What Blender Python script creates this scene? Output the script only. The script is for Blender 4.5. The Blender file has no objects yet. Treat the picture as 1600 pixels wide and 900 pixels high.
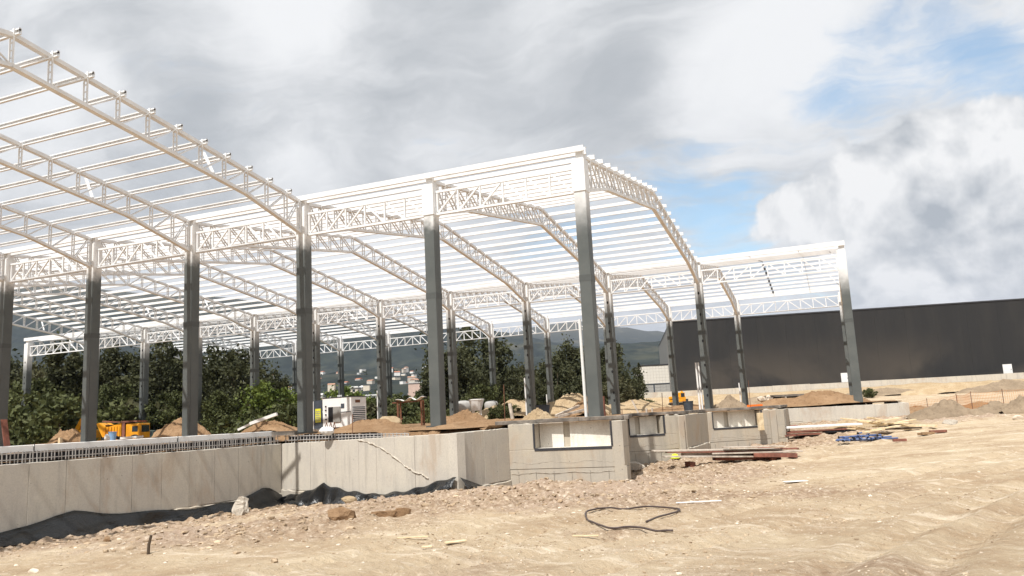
import bpy, bmesh, math, random
import numpy as np
from mathutils import Vector, Matrix

random.seed(7)
rng = np.random.default_rng(7)
S = bpy.context.scene
COL = S.collection

# ------------------------------------------------------------------ camera, world, sun, exposure
CAM = Vector((7.59, -25.65, 0.14))
YAW, PITCH, ROLL, FOC = math.radians(22.02), math.radians(9.136), math.radians(-2.906), 1235.0
_cy, _sy, _cp, _sp = math.cos(YAW), math.sin(YAW), math.cos(PITCH), math.sin(PITCH)
FWD = Vector((-_sy * _cp, _cy * _cp, _sp))
_r0 = Vector((_cy, _sy, 0)); _u0 = _r0.cross(FWD)
RIGHT = math.cos(ROLL) * _r0 + math.sin(ROLL) * _u0
UP = -math.sin(ROLL) * _r0 + math.cos(ROLL) * _u0
cd = bpy.data.cameras.new('camera'); cam = bpy.data.objects.new('camera', cd); COL.objects.link(cam)
cam.matrix_world = Matrix.Translation(CAM) @ Matrix((RIGHT, UP, -FWD)).transposed().to_4x4()
cd.sensor_fit = 'HORIZONTAL'; cd.sensor_width = 36; cd.lens = FOC / 1600 * 36
cd.clip_start = 0.05; cd.clip_end = 30000
S.camera = cam
S.view_settings.view_transform = 'Standard'; S.view_settings.look = 'None'
S.view_settings.exposure = 0.36; S.view_settings.gamma = 1
S.view_settings.use_curve_mapping = False

def ray(px, py):
    return (FWD * FOC + RIGHT * (px - 800) + UP * (450 - py)).normalized()

SUN_TRAVEL = Vector((0.02, 0.62, -1.0)).normalized()      # direction the light travels
sun_dir = -SUN_TRAVEL
SUN_EL = math.asin(sun_dir.z); SUN_AZ = math.atan2(sun_dir.x, sun_dir.y)
sl = bpy.data.lights.new('sun', 'SUN'); sl.energy = 4.7; sl.angle = math.radians(0.5); sl.color = (1, .975, .93)
so = bpy.data.objects.new('sun', sl); COL.objects.link(so)
so.rotation_euler = SUN_TRAVEL.to_track_quat('-Z', 'Y').to_euler(); so.location = (0, 0, 60)

world = bpy.data.worlds.new('World'); S.world = world; world.use_nodes = True
class NT:
    def __init__(s, nt): s.nt = nt
    def n(s, t, **kw):
        nd = s.nt.nodes.new(t)
        for k, v in kw.items():
            if k == 'inp':
                for i, val in v.items():
                    if hasattr(val, 'is_output') or isinstance(val, bpy.types.NodeSocket): s.nt.links.new(val, nd.inputs[i])
                    else: nd.inputs[i].default_value = val
            else: setattr(nd, k, v)
        return nd
    def math(s, op, a, b=0.0, c=None, clamp=False):
        nd = s.n('ShaderNodeMath', operation=op, use_clamp=clamp)
        for i, v in enumerate((a, b) if c is None else (a, b, c)):
            if isinstance(v, bpy.types.NodeSocket): s.nt.links.new(v, nd.inputs[i])
            else: nd.inputs[i].default_value = v
        return nd.outputs[0]
    def vmath(s, op, a, b=(0, 0, 0)):
        nd = s.n('ShaderNodeVectorMath', operation=op)
        for i, v in enumerate((a, b)):
            if isinstance(v, bpy.types.NodeSocket): s.nt.links.new(v, nd.inputs[i])
            else: nd.inputs[i].default_value = v
        return nd
    def mix(s, f, a, b, blend='MIX'):
        nd = s.n('ShaderNodeMix', data_type='RGBA', blend_type=blend)
        for i, v in ((0, f), (6, a), (7, b)):
            if isinstance(v, bpy.types.NodeSocket): s.nt.links.new(v, nd.inputs[i])
            else: nd.inputs[i].default_value = (*v, 1) if i and len(v) == 3 else v
        return nd.outputs[2]
    def ramp(s, f, lo, hi, a=0.0, b=1.0, smooth=True):
        nd = s.n('ShaderNodeMapRange', interpolation_type='SMOOTHSTEP' if smooth else 'LINEAR')
        s.nt.links.new(f, nd.inputs[0])
        for i, v in enumerate((lo, hi, a, b)): nd.inputs[i + 1].default_value = v
        return nd.outputs[0]
    def noise(s, vec, scale, detail=6, rough=.55, dist=0.0):
        nd = s.n('ShaderNodeTexNoise'); nd.inputs['Scale'].default_value = scale
        nd.inputs['Detail'].default_value = detail; nd.inputs['Roughness'].default_value = rough
        nd.inputs['Distortion'].default_value = dist
        if vec is not None: s.nt.links.new(vec, nd.inputs['Vector'])
        return nd.outputs[0]
    def mapping(s, vec, scale=(1, 1, 1), rot=(0, 0, 0), loc=(0, 0, 0)):
        nd = s.n('ShaderNodeMapping'); s.nt.links.new(vec, nd.inputs[0])
        nd.inputs['Scale'].default_value = scale; nd.inputs['Rotation'].default_value = rot; nd.inputs['Location'].default_value = loc
        return nd.outputs[0]

SKY_D, SKY_L = (.415, .435, .455), (.785, .79, .795)
def build_world():
    nt = world.node_tree; nt.nodes.clear(); N = NT(nt)
    sky = N.n('ShaderNodeTexSky', sky_type='NISHITA', sun_disc=False)
    sky.sun_elevation = SUN_EL; sky.sun_rotation = SUN_AZ; sky.air_density = 1.0; sky.dust_density = 0.6
    tc = N.n('ShaderNodeTexCoord'); d = N.vmath('NORMALIZE', tc.outputs['Generated']).outputs[0]
    sep = N.n('ShaderNodeSeparateXYZ'); nt.links.new(d, sep.inputs[0])
    zc = N.math('ADD', N.math('MAXIMUM', sep.outputs[2], 0.0), 0.22)
    cmb = N.n('ShaderNodeCombineXYZ')
    nt.links.new(N.math('DIVIDE', sep.outputs[0], zc), cmb.inputs[0]); nt.links.new(N.math('DIVIDE', sep.outputs[1], zc), cmb.inputs[1])
    P = cmb.outputs[0]
    # warped coordinates give the torn edges of the cloud layer
    wn = N.n('ShaderNodeTexNoise'); wn.inputs['Scale'].default_value = 2.2; wn.inputs['Detail'].default_value = 5; nt.links.new(P, wn.inputs['Vector'])
    warp = N.vmath('SCALE', N.vmath('SUBTRACT', wn.outputs['Color'], (.5, .5, .5)).outputs[0]); warp.inputs['Scale'].default_value = .55
    PW = N.vmath('ADD', P, warp.outputs[0]).outputs[0]
    dn = N.noise(d, 5.0, 7, .6)
    wn2 = N.n('ShaderNodeTexNoise'); wn2.inputs['Scale'].default_value = 6; wn2.inputs['Detail'].default_value = 6; nt.links.new(d, wn2.inputs['Vector'])
    warp2 = N.vmath('SCALE', N.vmath('SUBTRACT', wn2.outputs['Color'], (.5, .5, .5)).outputs[0]); warp2.inputs['Scale'].default_value = .16
    dw = N.vmath('ADD', d, warp2.outputs[0]).outputs[0]
    def blob(px, py, rad):
        v = ray(px, py)
        dist = N.vmath('DISTANCE', dw, tuple(v)).outputs['Value']
        return N.ramp(dist, 0.0, rad, 1.0, 0.0)
    def addw(lst):
        acc = None
        for px, py, r_, w_ in lst:
            t = N.math('MULTIPLY', blob(px, py, r_), w_)
            acc = t if acc is None else N.math('ADD', acc, t)
        return acc
    # cover: 1 = thick cloud layer, low = thin veil through which blue shows
    n1 = N.noise(PW, 1.9, 10, .60, .3)
    n1b = N.noise(N.mapping(PW, (1.6, 6.0, 1), (0, 0, .75)), 1.7, 10, .66)
    n1 = N.math('ADD', N.math('MULTIPLY', N.math('SUBTRACT', n1, .5), 1.7), N.math('ADD', .5, N.math('MULTIPLY', N.math('SUBTRACT', n1b, .5), 1.3)))
    gaps = addw([(1530, 20, .12, .30), (1400, 85, .12, .56), (1290, 160, .09, .56), (1460, 60, .08, .25), (1110, 330, .10, .80), (1190, 290, .07, .45), (1060, 270, .10, .5), (1600, 90, .10, .25), (1560, 150, .08, .15),
                 (1180, 200, .10, .15), (760, 360, .12, .35), (880, 380, .12, .35), (1190, 400, .06, .45), (960, 330, .10, .3)])
    cover = N.math('SUBTRACT', N.math('ADD', n1, .30), gaps)
    cov = N.ramp(cover, -.15, .60, .18, 1.0)
    # brightness of the layer: slow grey streaks
    n2 = N.noise(N.mapping(PW, (1.0, 1.7, 1), (0, 0, .5)), 1.5, 10, .60, .25)
    n2 = N.math('ADD', .5, N.math('MULTIPLY', N.math('SUBTRACT', n2, .5), 1.6))
    dark = addw([(330, 130, .15, .36), (230, 20, .10, .16), (640, 190, .20, .26), (960, 170, .14, .26), (1000, 80, .13, .16), (330, 230, .14, .26), (60, 20, .1, .14), (560, 110, .12, .12), (480, 160, .1, .12),
                 (780, 60, .10, .12), (560, 20, .10, .10)])
    lite = addw([(450, 30, .14, .26), (90, 60, .12, .24), (420, 240, .12, .26), (700, 250, .12, .10), (860, 20, .14, .12), (620, 330, .2, .15), (200, 120, .08, .2), (1250, 60, .16, .25), (1150, 150, .12, .2)])
    tone = N.math('ADD', N.math('SUBTRACT', n2, N.math('MULTIPLY', dark, .72)), lite)
    layer = N.mix(N.ramp(tone, .08, .84), SKY_D, SKY_L)
    # cumulus bank to the right: bright billows with grey undersides
    cu = addw([(1290, 275, .085, 1.0), (1400, 262, .085, 1.0), (1470, 245, .07, .8), (1560, 190, .10, .8), (1590, 300, .12, .9), (1210, 330, .06, .9), (1500, 320, .12, .8), (1560, 380, .08, 1.0), (1400, 400, .10, .9), (1330, 430, .05, .5),
               (1520, 440, .12, .7), (1450, 450, .10, .6), (1340, 340, .1, .8), (1700, 350, .2, .8)])
    billow = N.noise(d, 6.5, 14, .54, .2)
    edge = N.math('ADD', cu, N.math('MULTIPLY', N.math('SUBTRACT', billow, .5), 1.9))
    cum = N.ramp(edge, .40, .60, 0, 1.0)
    b2 = N.noise(N.vmath('ADD', d, (0.012, 0.0, 0.032)).outputs[0], 6.5, 14, .54, .2)
    under = addw([(1340, 350, .075, .48), (1250, 350, .05, .25), (1440, 330, .08, .30), (1500, 395, .05, .30), (1380, 470, .10, .25), (1560, 310, .06, .30), (1300, 390, .06, .3), (1520, 260, .06, .25), (1420, 370, .05, .2), (1600, 230, .05, .2)])
    lit = addw([(1290, 250, .04, .3), (1400, 235, .05, .35), (1540, 375, .045, .4), (1370, 430, .035, .4), (1590, 330, .05, .2), (1480, 215, .05, .3)])
    under = N.math('MULTIPLY', under, .62)
    shade = N.math('ADD', N.math('SUBTRACT', N.math('ADD', N.math('MULTIPLY', N.math('SUBTRACT', billow, b2), 7.0), .70), under), lit)
    cucol = N.mix(N.ramp(shade, -.15, 1.05, 0, 1, False), (SKY_D[0]*.93, SKY_D[1]*.95, SKY_D[2]*.97), (.83, .825, .815))
    bg = N.n('ShaderNodeBackground'); bg.inputs[1].default_value = .10
    blue = N.mix(1.0, sky.outputs[0], (1.45, 1.62, 1.52), 'MULTIPLY')
    # clouds are in picture units; divide by the background strength
    def pu(c): return N.mix(1.0, c, (9.3, 9.3, 9.3), 'MULTIPLY')
    m1 = N.mix(cov, blue, pu(layer))
    m2 = N.mix(cum, m1, pu(cucol))
    # below the horizon: plain dull ground tone, as the land goes on
    m3 = N.mix(N.ramp(sep.outputs[2], -.06, .0), (1.8, 1.6, 1.3), m2)
    nt.links.new(m3, bg.inputs[0])
    out = N.n('ShaderNodeOutputWorld'); nt.links.new(bg.outputs[0], out.inputs[0])
build_world()
world.cycles.sampling_method = 'MANUAL'; world.cycles.sample_map_resolution = 1024

# ------------------------------------------------------------------ helpers
def horizon(px): return 648.0 - (px - 800) * 0.0507
def at(px, depth, z=None, py=None):
    """ground-plan point seen in column px at a given distance along the view axis"""
    lat = (px - 800) / FOC
    yy = py if py is not None else 640
    d = FWD * FOC + RIGHT * (px - 800) + UP * (450 - yy)
    h = Vector((-_sy, _cy, 0)); d2 = d / d.dot(h)
    p = CAM + d2 * depth
    if z is not None: p.z = z
    return p
def zat(px, py, depth): return at(px, depth, py=py).z

def tag(o, label=None, cat=None, group=None, kind=None):
    if label: o['label'] = label
    if cat: o['category'] = cat
    if group: o['group'] = group
    if kind: o['kind'] = kind
    return o
def empty(name, loc=(0, 0, 0), rz=0.0):
    o = bpy.data.objects.new(name, None); COL.objects.link(o); o.location = loc; o.rotation_euler = (0, 0, rz); o.empty_display_size = .2
    return o

class MB:
    def __init__(s): s.v = []; s.f = []
    def add(s, vs, fs):
        b = len(s.v); s.v += [tuple(v) for v in vs]; s.f += [tuple(b + i for i in f) for f in fs]; return s
    def frame_box(s, o, ax, ay, az):
        o = Vector(o); vs = [o + ax * i + ay * j + az * k for k in (0, 1) for j in (0, 1) for i in (0, 1)]
        return s.add(vs, [(0, 2, 3, 1), (4, 5, 7, 6), (0, 1, 5, 4), (2, 6, 7, 3), (0, 4, 6, 2), (1, 3, 7, 5)])
    def box(s, c, size, rz=0.0):
        c = Vector(c); a, b, h = size; co, si = math.cos(rz), math.sin(rz)
        X = Vector((co, si, 0)) * a; Y = Vector((-si, co, 0)) * b; Z = Vector((0, 0, h))
        return s.frame_box(c - X / 2 - Y / 2 - Z / 2, X, Y, Z)
    def span(s, x0, y0, z0, x1, y1, z1):
        return s.frame_box((x0, y0, z0), Vector((x1 - x0, 0, 0)), Vector((0, y1 - y0, 0)), Vector((0, 0, z1 - z0)))
    def beam(s, p, q, w, h, up=(0, 0, 1)):
        p = Vector(p); q = Vector(q); d = q - p; u = Vector(up)
        x = d.cross(u)
        if x.length < 1e-6: x = d.cross(Vector((1, 0, 0)))
        x.normalize(); z = x.cross(d).normalized()
        return s.frame_box(p - x * w / 2 - z * h / 2, x * w, d, z * h)
    def tube(s, pts, r, n=6, caps=True):
        pts = [Vector(p) for p in pts]; b = len(s.v); m = len(pts)
        rr = r if isinstance(r, (list, tuple)) else [r] * m
        for i, p in enumerate(pts):
            t = (pts[min(i + 1, m - 1)] - pts[max(i - 1, 0)]).normalized()
            x = t.cross(Vector((0, 0, 1)))
            if x.length < .05: x = t.cross(Vector((0, 1, 0)))
            x.normalize(); y = x.cross(t)
            for k in range(n):
                a = 2 * math.pi * k / n; s.v.append(tuple(p + (x * math.cos(a) + y * math.sin(a)) * rr[i]))
        for i in range(m - 1):
            for k in range(n):
                s.f.append((b + i * n + k, b + i * n + (k + 1) % n, b + (i + 1) * n + (k + 1) % n, b + (i + 1) * n + k))
        if caps:
            s.f.append(tuple(b + k for k in range(n))[::-1]); s.f.append(tuple(b + (m - 1) * n + k for k in range(n)))
        return s
    def prism(s, poly, z0, z1):
        n = len(poly); b = len(s.v)
        s.v += [(p[0], p[1], z0) for p in poly] + [(p[0], p[1], z1) for p in poly]
        s.f.append(tuple(b + i for i in range(n))[::-1]); s.f.append(tuple(b + n + i for i in range(n)))
        for i in range(n): s.f.append((b + i, b + (i + 1) % n, b + n + (i + 1) % n, b + n + i))
        return s
    def mesh(s, name, mat, smooth=False):
        me = bpy.data.meshes.new(name); me.from_pydata(s.v, [], s.f); me.update()
        bm = bmesh.new(); bm.from_mesh(me); bmesh.ops.recalc_face_normals(bm, faces=bm.faces); bm.to_mesh(me); bm.free()
        if mat: me.materials.append(mat)
        if smooth: me.polygons.foreach_set('use_smooth', [True] * len(me.polygons))
        return me
    def build(s, name, mat, parent=None, smooth=False, loc=None, **kw):
        return link(name, s.mesh(name, mat, smooth), parent, loc, **kw)
def link(name, me, parent=None, loc=None, **kw):
    o = bpy.data.objects.new(name, me); COL.objects.link(o)
    if parent is not None: o.parent = parent
    if loc is not None: o.location = loc
    return tag(o, **kw)
def copy_tree(o, parent=None):
    c = o.copy(); COL.objects.link(c)
    if parent is not None: c.parent = parent
    for ch in list(o.children): copy_tree(ch, c)
    return c
def bevel(o, w=.01, seg=1):
    m = o.modifiers.new('bevel', 'BEVEL'); m.width = w; m.segments = seg; m.limit_method = 'ANGLE'; return o

# vectorised value noise
_perm = rng.random((256, 256))
def vnoise(x, y, seed=0):
    x = np.asarray(x, float) + seed * 17.3; y = np.asarray(y, float) + seed * 9.1
    xi = np.floor(x).astype(int); yi = np.floor(y).astype(int); fx = x - xi; fy = y - yi
    fx = fx * fx * (3 - 2 * fx); fy = fy * fy * (3 - 2 * fy)
    g = lambda a, b: _perm[a % 256, b % 256]
    return (g(xi, yi) * (1 - fx) + g(xi + 1, yi) * fx) * (1 - fy) + (g(xi, yi + 1) * (1 - fx) + g(xi + 1, yi + 1) * fx) * fy - .5
def fbm(x, y, sc, oct=4, seed=0, gain=.5):
    a = 1; t = 0
    for i in range(oct): t = t + a * vnoise(x * sc, y * sc, seed + i); sc *= 2.03; a *= gain
    return t
def sstep(a, b, t):
    t = np.clip((t - a) / (b - a), 0, 1); return t * t * (3 - 2 * t)

# ------------------------------------------------------------------ materials
def mat(name, color, rough=.8, var=.12, scale=4.0, metal=0.0, bump=0.0, bscale=30, col2=None, spec=.3, coords='Object', detail=6, c2lo=.4, c2hi=.7):
    m = bpy.data.materials.new(name); m.use_nodes = True; nt = m.node_tree; N = NT(nt)
    bs = nt.nodes['Principled BSDF']; tc = N.n('ShaderNodeTexCoord'); v = tc.outputs[coords]
    n = N.noise(v, scale, detail, .6)
    k = N.ramp(n, .25, .75, 1 - var, 1 + var, False)
    c = N.mix(N.ramp(N.noise(v, scale * .37, 5, .6), c2lo, c2hi), color, col2 if col2 else color)
    sc = N.vmath('SCALE', c); nt.links.new(k, sc.inputs['Scale'])
    nt.links.new(sc.outputs[0], bs.inputs['Base Color'])
    bs.inputs['Roughness'].default_value = rough; bs.inputs['Metallic'].default_value = metal
    bs.inputs['Specular IOR Level'].default_value = spec
    if bump:
        b = N.n('ShaderNodeBump'); b.inputs['Strength'].default_value = min(1, bump); b.inputs['Distance'].default_value = .02 * max(1, bump)
        nt.links.new(N.noise(v, bscale, 8, .65), b.inputs['Height']); nt.links.new(b.outputs[0], bs.inputs['Normal'])
    return m

def concrete_mat(name, base, warm):
    m = bpy.data.materials.new(name); m.use_nodes = True; nt = m.node_tree; N = NT(nt); bs = nt.nodes['Principled BSDF']
    tc = N.n('ShaderNodeTexCoord'); v = tc.outputs['Object']
    streak = N.noise(N.mapping(v, (2.2, 2.2, .28)), 1.6, 7, .6)
    blot = N.noise(v, .8, 6, .6, .6)
    fine = N.noise(v, 22, 6, .7)
    c = N.mix(N.ramp(blot, .35, .7), base, warm)
    c = N.mix(N.ramp(streak, .50, .72, 0, .55), c, tuple(x * .70 for x in base))
    c = N.mix(N.ramp(fine, .35, .75, 0, .30), c, (.26, .24, .21))
    warmst = N.noise(N.mapping(v, (1, 1, .5)), .55, 7, .7, 1.0); c = N.mix(N.ramp(warmst, .52, .66, 0, .45), c, (.40, .29, .20))
    # small air holes
    vo = N.n('ShaderNodeTexVoronoi'); vo.inputs['Scale'].default_value = 2.6; nt.links.new(v, vo.inputs['Vector'])
    c = N.mix(N.ramp(vo.outputs['Distance'], .035, .06, .6, 0), c, (.10, .09, .08))
    nt.links.new(c, bs.inputs['Base Color']); bs.inputs['Roughness'].default_value = .9; bs.inputs['Specular IOR Level'].default_value = .2
    b = N.n('ShaderNodeBump'); b.inputs['Strength'].default_value = .5; b.inputs['Distance'].default_value = .01
    nt.links.new(N.math('ADD', fine, N.math('MULTIPLY', blot, 2.0)), b.inputs['Height']); nt.links.new(b.outputs[0], bs.inputs['Normal'])
    return m

def column_mat():
    """grey primer below, white top coat sprayed down to a soft edge, scuffs"""
    m = bpy.data.materials.new('column paint'); m.use_nodes = True; nt = m.node_tree; N = NT(nt); bs = nt.nodes['Principled BSDF']
    tc = N.n('ShaderNodeTexCoord'); v = tc.outputs['Object']; sep = N.n('ShaderNodeSeparateXYZ'); nt.links.new(v, sep.inputs[0])
    oi = N.n('ShaderNodeObjectInfo')
    lim = N.math('ADD', N.math('MULTIPLY', oi.outputs['Random'], .35), 7.62)
    z = N.math('SUBTRACT', N.math('ADD', sep.outputs[2], N.math('MULTIPLY', N.noise(v, 3.5, 5), .7)), lim)
    sc_ = N.n('ShaderNodeSeparateColor', inp={0: oi.outputs['Color']}).outputs[0]; kk = N.math('SUBTRACT', 1.0, sc_)
    z = N.math('DIVIDE', N.math('ADD', z, N.math('MULTIPLY', kk, .75)), N.math('ADD', 1.0, N.math('MULTIPLY', kk, 4.0)))
    g = N.mix(N.ramp(N.noise(v, 1.2, 6, .6), .3, .75), (.088, .097, .094), (.118, .126, .120))
    g = N.mix(N.ramp(N.noise(v, 9, 6, .7), .62, .75, 0, .35), g, (.30, .29, .27))
    c = N.mix(N.ramp(z, -.12, .30), g, (.79, .785, .775))
    nt.links.new(c, bs.inputs['Base Color']); bs.inputs['Roughness'].default_value = .5; bs.inputs['Specular IOR Level'].default_value = .4
    return m

def dirt_mat(name, near=False):
    m = bpy.data.materials.new(name); m.use_nodes = True; nt = m.node_tree; N = NT(nt); bs = nt.nodes['Principled BSDF']
    g = N.n('ShaderNodeNewGeometry'); p = g.outputs['Position']
    big = N.noise(p, .11, 6, .6, .4); med = N.noise(p, .7, 7, .62, .3); fine = N.noise(p, 6, 8, .7); grit = N.noise(p, 38, 6, .75)
    track = N.noise(N.mapping(p, (.22, 1.6, 1), (0, 0, math.radians(-58))), 1.3, 10, .74, .6)
    c = N.mix(N.ramp(N.noise(p, .23, 8, .68, .8), .40, .60), (.49, .385, .262), (.375, .272, .175))
    c = N.mix(N.ramp(med, .42, .72, 0, .75), c, (.565, .46, .32))
    c = N.mix(N.ramp(track, .52, .66, 0, .7), c, (.68, .58, .45))
    c = N.mix(N.ramp(track, .30, .44, .55, 0), c, (.31, .21, .12))
    # churned, redder and darker soil along the foundation walls: attribute written from the terrain
    at_ = N.n('ShaderNodeAttribute', attribute_name='rough'); rf = at_.outputs['Fac']
    rr = N.mix(N.ramp(fine, .35, .68), (.27, .185, .12), (.47, .36, .26))
    rr = N.mix(N.ramp(big, .45, .6, 0, .5), rr, (.42, .32, .25))
    k = N.ramp(N.math('ADD', rf, N.math('MULTIPLY', N.math('SUBTRACT', med, .5), 1.1)), .10, .62)
    c = N.mix(k, c, rr)
    c = N.mix(N.ramp(fine, .53, .72, 0, .6), c, (.74, .65, .52))
    c = N.mix(N.ramp(fine, .30, .44, .50, 0), c, (.27, .18, .11))
    c = N.mix(N.ramp(grit, .57, .68, 0, .6), c, (.78, .71, .60))
    c = N.mix(N.ramp(grit, .33, .42, .55, 0), c, (.22, .14, .09))
    if not near:
        gr = N.n('ShaderNodeAttribute', attribute_name='green').outputs['Fac']
        c = N.mix(N.math('MULTIPLY', gr, N.ramp(med, .3, .6)), c, (.07, .09, .03))
    nt.links.new(c, bs.inputs['Base Color']); bs.inputs['Roughness'].default_value = 1.0; bs.inputs['Specular IOR Level'].default_value = .1
    b = N.n('ShaderNodeBump'); b.inputs['Strength'].default_value = 1.0; b.inputs['Distance'].default_value = .07
    h = N.math('ADD', N.math('MULTIPLY', fine, 1.0), N.math('MULTIPLY', grit, .35)); h = N.math('ADD', h, N.math('MULTIPLY', track, .8))
    nt.links.new(h, b.inputs['Height']); nt.links.new(b.outputs[0], bs.inputs['Normal'])
    return m

def soil_mat(name, a, b_, dark):
    m = bpy.data.materials.new(name); m.use_nodes = True; nt = m.node_tree; N = NT(nt); bs = nt.nodes['Principled BSDF']
    g = N.n('ShaderNodeNewGeometry'); p = g.outputs['Position']
    n1 = N.noise(p, .9, 7, .65); n2 = N.noise(p, 5.5, 8, .7); n3 = N.noise(p, 25, 5, .7)
    c = N.mix(N.ramp(n1, .35, .7), a, b_); c = N.mix(N.ramp(n2, .3, .48, .75, 0), c, dark); c = N.mix(N.ramp(n3, .6, .72, 0, .5), c, tuple(min(.8, x * 1.7) for x in b_))
    nt.links.new(c, bs.inputs['Base Color']); bs.inputs['Roughness'].default_value = 1; bs.inputs['Specular IOR Level'].default_value = .1
    b = N.n('ShaderNodeBump'); b.inputs['Strength'].default_value = 1; b.inputs['Distance'].default_value = .12
    nt.links.new(N.math('ADD', n2, N.math('MULTIPLY', n3, .3)), b.inputs['Height']); nt.links.new(b.outputs[0], bs.inputs['Normal'])
    return m

def foliage_mat(name, dark, light):
    m = bpy.data.materials.new(name); m.use_nodes = True; nt = m.node_tree; N = NT(nt); bs = nt.nodes['Principled BSDF']
    tc = N.n('ShaderNodeTexCoord'); v = tc.outputs['Object']
    c = N.mix(N.ramp(N.noise(v, .55, 4, .6), .35, .65), dark, light)
    c = N.mix(N.ramp(N.noise(v, 5, 3, .6), .4, .7, 0, .5), c, tuple(x * 1.5 for x in light))
    nt.links.new(c, bs.inputs['Base Color']); bs.inputs['Roughness'].default_value = .65; bs.inputs['Specular IOR Level'].default_value = .25
    tr = N.n('ShaderNodeBsdfTranslucent'); nt.links.new(c, tr.inputs[0])
    mx = N.n('ShaderNodeMixShader'); mx.inputs[0].default_value = .22
    nt.links.new(bs.outputs[0], mx.inputs[1]); nt.links.new(tr.outputs[0], mx.inputs[2]); nt.links.new(mx.outputs[0], nt.nodes['Material Output'].inputs[0])
    return m

M = {}
M['white_steel'] = mat('white painted steel', (.79, .80, .81), .45, .09, 2.5, spec=.45, col2=(.73, .725, .72))
M['dark_steel'] = mat('dark steel', (.045, .045, .05), .5, .2, 5)
M['column'] = column_mat()
M['band'] = mat('splice plate', (.085, .091, .088), .5, .1, 5)
M['concrete'] = concrete_mat('concrete', (.53, .49, .43), (.585, .54, .46))
M['concrete_dock'] = concrete_mat('dock concrete', (.43, .39, .33), (.48, .42, .33))
M['concrete_white'] = concrete_mat('smooth pale concrete', (.72, .68, .61), (.76, .72, .64))
M['rough_concrete'] = mat('broken concrete', (.50, .45, .38), .95, .35, 9, bump=1.5, bscale=18, col2=(.36, .31, .25))
M['slab_edge'] = mat('slab edge', (.13, .115, .10), .9, .35, 4, bump=.6, col2=(.28, .24, .2))
M['ground'] = dirt_mat('site ground dirt', True)
M['far_ground'] = dirt_mat('outer ground dirt')
M['brown_soil'] = soil_mat('brown soil', (.27, .165, .09), (.37, .24, .14), (.15, .09, .05))
M['grey_soil'] = soil_mat('grey brown soil', (.25, .19, .13), (.34, .26, .18), (.17, .12, .08))
M['pale_soil'] = soil_mat('pale soil', (.41, .30, .18), (.50, .39, .255), (.22, .14, .085))
M['rebar'] = mat('galvanised mesh wire', (.42, .40, .38), .6, .15, 10)
M['rust'] = mat('rusty bar', (.16, .07, .04), .8, .3, 10)
M['plastic'] = mat('black plastic sheet', (.008, .009, .010), .26, .2, 2, spec=.5, bump=2.5, bscale=3.2)
M['hose'] = mat('dark hose', (.07, .05, .045), .5, .2, 5)
M['wood'] = mat('sawn wood', (.62, .48, .29), .8, .25, 7, col2=(.72, .60, .42))
M['wood_grey'] = mat('weathered board', (.50, .44, .37), .85, .3, 6, col2=(.38, .31, .25))
M['wood_red'] = mat('red brown formwork', (.24, .095, .065), .8, .35, 6, col2=(.16, .07, .05))
M['white'] = mat('white paint', (.78, .77, .75), .6, .06, 3)
M['black'] = mat('black', (.012, .012, .014), .6, .1, 4)
M['dark_wall'] = None
M['grey_panel'] = mat('grey roller panel', (.27, .26, .24), .7, .12, 3)
M['yellow'] = mat('yellow machine paint', (.80, .36, .02), .45, .2, 2, col2=(.62, .24, .02))
M['yellow_sign'] = mat('yellow notice', (.62, .60, .05), .6, .3, 9)
M['fluor'] = mat('fluorescent yellow', (.72, .80, .03), .5, .06, 9)
M['blue_pipe'] = mat('blue plastic pipe', (.10, .145, .29), .4, .25, 5)
M['orange'] = mat('orange plastic', (.80, .17, .02), .5, .15, 5)
M['orange_dull'] = mat('weathered orange mesh', (.50, .21, .07), .6, .2, 5)
M['slate'] = mat('dark grey drum', (.055, .065, .08), .6, .25, 5)
M['glass'] = mat('window glass', (.03, .04, .05), .12, .05, 5, spec=.6)
M['block'] = mat('grey blockwork', (.36, .35, .33), .9, .15, 2.5, bump=.4, bscale=12)
M['bark'] = mat('bark', (.085, .062, .042), .95, .3, 4, bump=1, bscale=10)
M['tyre'] = mat('tyre rubber', (.02, .02, .02), .85, .1, 5)
M['blue'] = mat('blue plastic', (.25, .42, .65), .5, .1, 5)
for nm, a, b_ in (('leaf_dark', (.030, .035, .015), (.072, .074, .032)), ('leaf_mid', (.042, .052, .018), (.098, .108, .038)), ('leaf_light', (.065, .092, .018), (.135, .17, .034)),
                  ('leaf_olive', (.044, .044, .018), (.10, .095, .045))):
    M[nm] = foliage_mat(nm.replace('_', ' '), a, b_)

def dark_wall_mat():
    m = bpy.data.materials.new('charcoal cladding'); m.use_nodes = True; nt = m.node_tree; N = NT(nt); bs = nt.nodes['Principled BSDF']
    v = N.n('ShaderNodeNewGeometry').outputs['Position']; sep = N.n('ShaderNodeSeparateXYZ'); nt.links.new(v, sep.inputs[0])
    n = N.noise(N.mapping(v, (.5, .5, .9)), .11, 5, .55, .6); h = N.ramp(sep.outputs[2], 2.3, 10.0, .5, 0)
    f = N.math('MULTIPLY', N.ramp(n, .42, .62), h)
    c = N.mix(f, (.036, .036, .037), (.125, .105, .085))
    c = N.mix(N.ramp(N.noise(N.mapping(v, (1, 1, .15)), .6, 5, .6), .4, .7, 0, .3), c, (.058, .054, .05))
    nt.links.new(c, bs.inputs['Base Color']); bs.inputs['Roughness'].default_value = .95; bs.inputs['Specular IOR Level'].default_value = .03
    return m
M['dark_wall'] = dark_wall_mat()

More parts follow.
